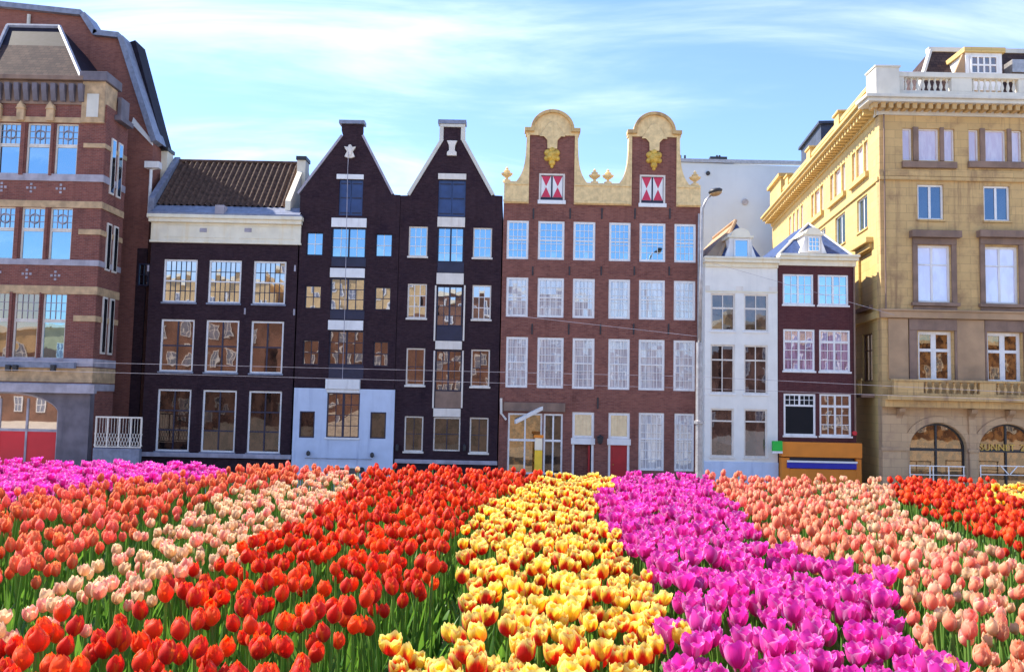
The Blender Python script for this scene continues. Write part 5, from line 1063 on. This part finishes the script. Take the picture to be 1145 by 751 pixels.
for k_, d in KIND.items():
    L_ = []
    for v in range(VAR):
        H_ = .355 * hscale[k_] * rng.uniform(.92, 1.06); bend = rng.normal(0, .012, 2); sc = rng.uniform(.82, 1.14)
        hi = bloom(d, 8, 8, rng, sc); lo = bloom(d, 4, 4, rng, sc); st = stem(H_, bend); st_lo = stem(H_, bend, 4, 2)
        lv = [leaf(rng.uniform(.2, .33), rng.uniform(.012, .02), a, rng.uniform(.12, .4), rng) for a in rng.uniform(0, 6.28) + np.array([0, 2.3, 4.3])]
        lv_lo = [leaf(rng.uniform(.2, .33), rng.uniform(.012, .02), a, rng.uniform(.12, .4), rng, 4) for a in rng.uniform(0, 6.28) + np.array([0, 2.6])]
        tm = tiltmat(*rng.normal(0, .14, 2)); top = np.array([bend[0], bend[1], H_ - .001])
        e = dict(top=top)
        e['bloom'] = mk('bloom', [(hi[0] @ tm.T, hi[1], hi[2], 0)], [d['m']]); e['stem'] = mk('stem', [(*st, 0)], [M['stem']]); e['leaf'] = [mk('leaf', [(*l, 0)], [M['leaf']]) for l in lv]
        mid = bloom(d, 6, 6, rng, sc)
        e['whole'] = mk(k_, [(mid[0] @ tm.T + top, mid[1], mid[2], 0), (*st, 1)] + [(*l, 2) for l in lv[:2]], [d['m'], M['stem'], M['leaf']])
        e['lo'] = [(lo[0] @ tm.T + top, lo[1], lo[2], 0), (*st_lo, 1)] + [(*l, 2) for l in lv_lo]
        L_.append(e)
    proto[k_] = L_
LAB = {('red_tulip', 'c'): 'red tulip in the broad red band between the pale pink and yellow tulips', ('red_tulip', 'r'): 'orange red tulip in the red patch before the arched stone shop windows',
 ('flamed_tulip', 'c'): 'yellow tulip flamed with red in the middle band of the flower bed', ('flamed_tulip', 'r'): 'yellow tulip in the small yellow cluster inside the far red patch',
 ('magenta_tulip', 'c'): 'magenta tulip in the curving magenta band beside the yellow tulips', ('magenta_tulip', 'b'): 'magenta tulip in the far strip below the banded brick building',
 ('coral_tulip', 'l'): 'coral tulip in the far band below the dark houses', ('peach_tulip', 'r'): 'peach tulip in the peach band between the magenta tulips and the stone corner building',
 ('blush_tulip', 'l'): 'cream pink tulip in the pale band between the coral and red tulips', ('blush_tulip', 'r'): 'cream pink tulip in the pale strip below the grassy gap and red patch'}
count = {k_: 0 for k_ in KIND}; rest = {k_: [] for k_ in KIND}; NPART, NMAX = 85, 292
for i in order:
    k_ = kinds[i]; v = int(rng.integers(VAR)); e = proto[k_][v]; rz = rng.uniform(0, 6.283); sc = rng.uniform(.9, 1.1); loc = (pts[i, 0], pts[i, 1], ZB - .005)
    if not inframe[i] or count[k_] >= NMAX: rest[k_].append((i, e, rz, sc)); continue
    sd_ = BANDS[band[i]][2]
    if k_ == 'flamed_tulip' and band[i] == 6: sd_ = 'r'
    lab = LAB[(k_, sd_)]; cat = 'tulip'; grp = lab.replace(' tulip ', ' tulips ', 1)
    count[k_] += 1
    if count[k_] <= NPART:
        r_ = bpy.data.objects.new(k_, None); r_.empty_display_size = .05
        for nm, me, lc in [('bloom', e['bloom'], e['top']), ('stem', e['stem'], None)] + [('leaf', q, None) for q in e['leaf']]:
            o = bpy.data.objects.new(nm, me); o.parent = r_; C.objects.link(o)
            if lc is not None: o.location = lc
    else: r_ = bpy.data.objects.new(k_, e['whole'])
    C.objects.link(r_); r_.location = loc; r_.rotation_euler = (rng.normal(0, .04), rng.normal(0, .04), rz); r_.scale = (sc,) * 3
    r_['label'] = lab; r_['category'] = cat; r_['group'] = grp
def rotz(a): c, s = math.cos(a), math.sin(a); return np.array([[c, -s, 0], [s, c, 0], [0, 0, 1]])
for k_, lst in rest.items():
    if not lst: continue
    pcs = []
    for i, e, rz, sc in lst:
        T_ = rotz(rz).T * sc; lc = np.array([pts[i, 0], pts[i, 1], ZB - .005]); rn = rng.random()
        for V, Fc, A, mi in e['lo']: A2 = A.copy(); A2[:, 2] = rn; pcs.append((V @ T_ + lc, Fc, A2, mi))
    o = bpy.data.objects.new('distant_' + k_ + 's', mk('distant_' + k_ + 's', pcs, [KIND[k_]['m'], M['stem'], M['leaf']])); C.objects.link(o)
    tag(o, {'red_tulip': 'mass of further red tulips filling the red bands', 'flamed_tulip': 'mass of further yellow flamed tulips filling the yellow band', 'magenta_tulip': 'mass of further magenta tulips filling the magenta bands', 'coral_tulip': 'mass of further coral tulips filling the coral band', 'peach_tulip': 'mass of further peach tulips filling the peach band', 'blush_tulip': 'mass of further cream pink tulips filling the pale bands'}[k_], 'tulips', None, 'stuff')
# green leaves between all of them
LB = [leaf(rng.uniform(.16, .34), rng.uniform(.008, .017), 0, rng.uniform(.08, .45), rng, 4) for _ in range(14)]; pcs = []
n = 15000; fx = rng.uniform(-7.6, 7.6, n); fy = rng.uniform(1.0, 7.15, n)
for x, y in zip(fx, fy):
    V, Fc, A = LB[int(rng.integers(14))]; A2 = A.copy(); A2[:, 2] = rng.random(); pcs.append((V @ (rotz(rng.uniform(0, 6.283)).T * rng.uniform(.75, 1.12)) + np.array([x, y, ZB - .01]), Fc, A2, 0))
o = bpy.data.objects.new('foliage', mk('foliage', pcs, [M['leaf']])); C.objects.link(o); tag(o, 'dense green tulip leaves covering the soil between the blooms', 'leaves', None, 'stuff')
print('TULIPS', count, {k_: len(v) for k_, v in rest.items()})
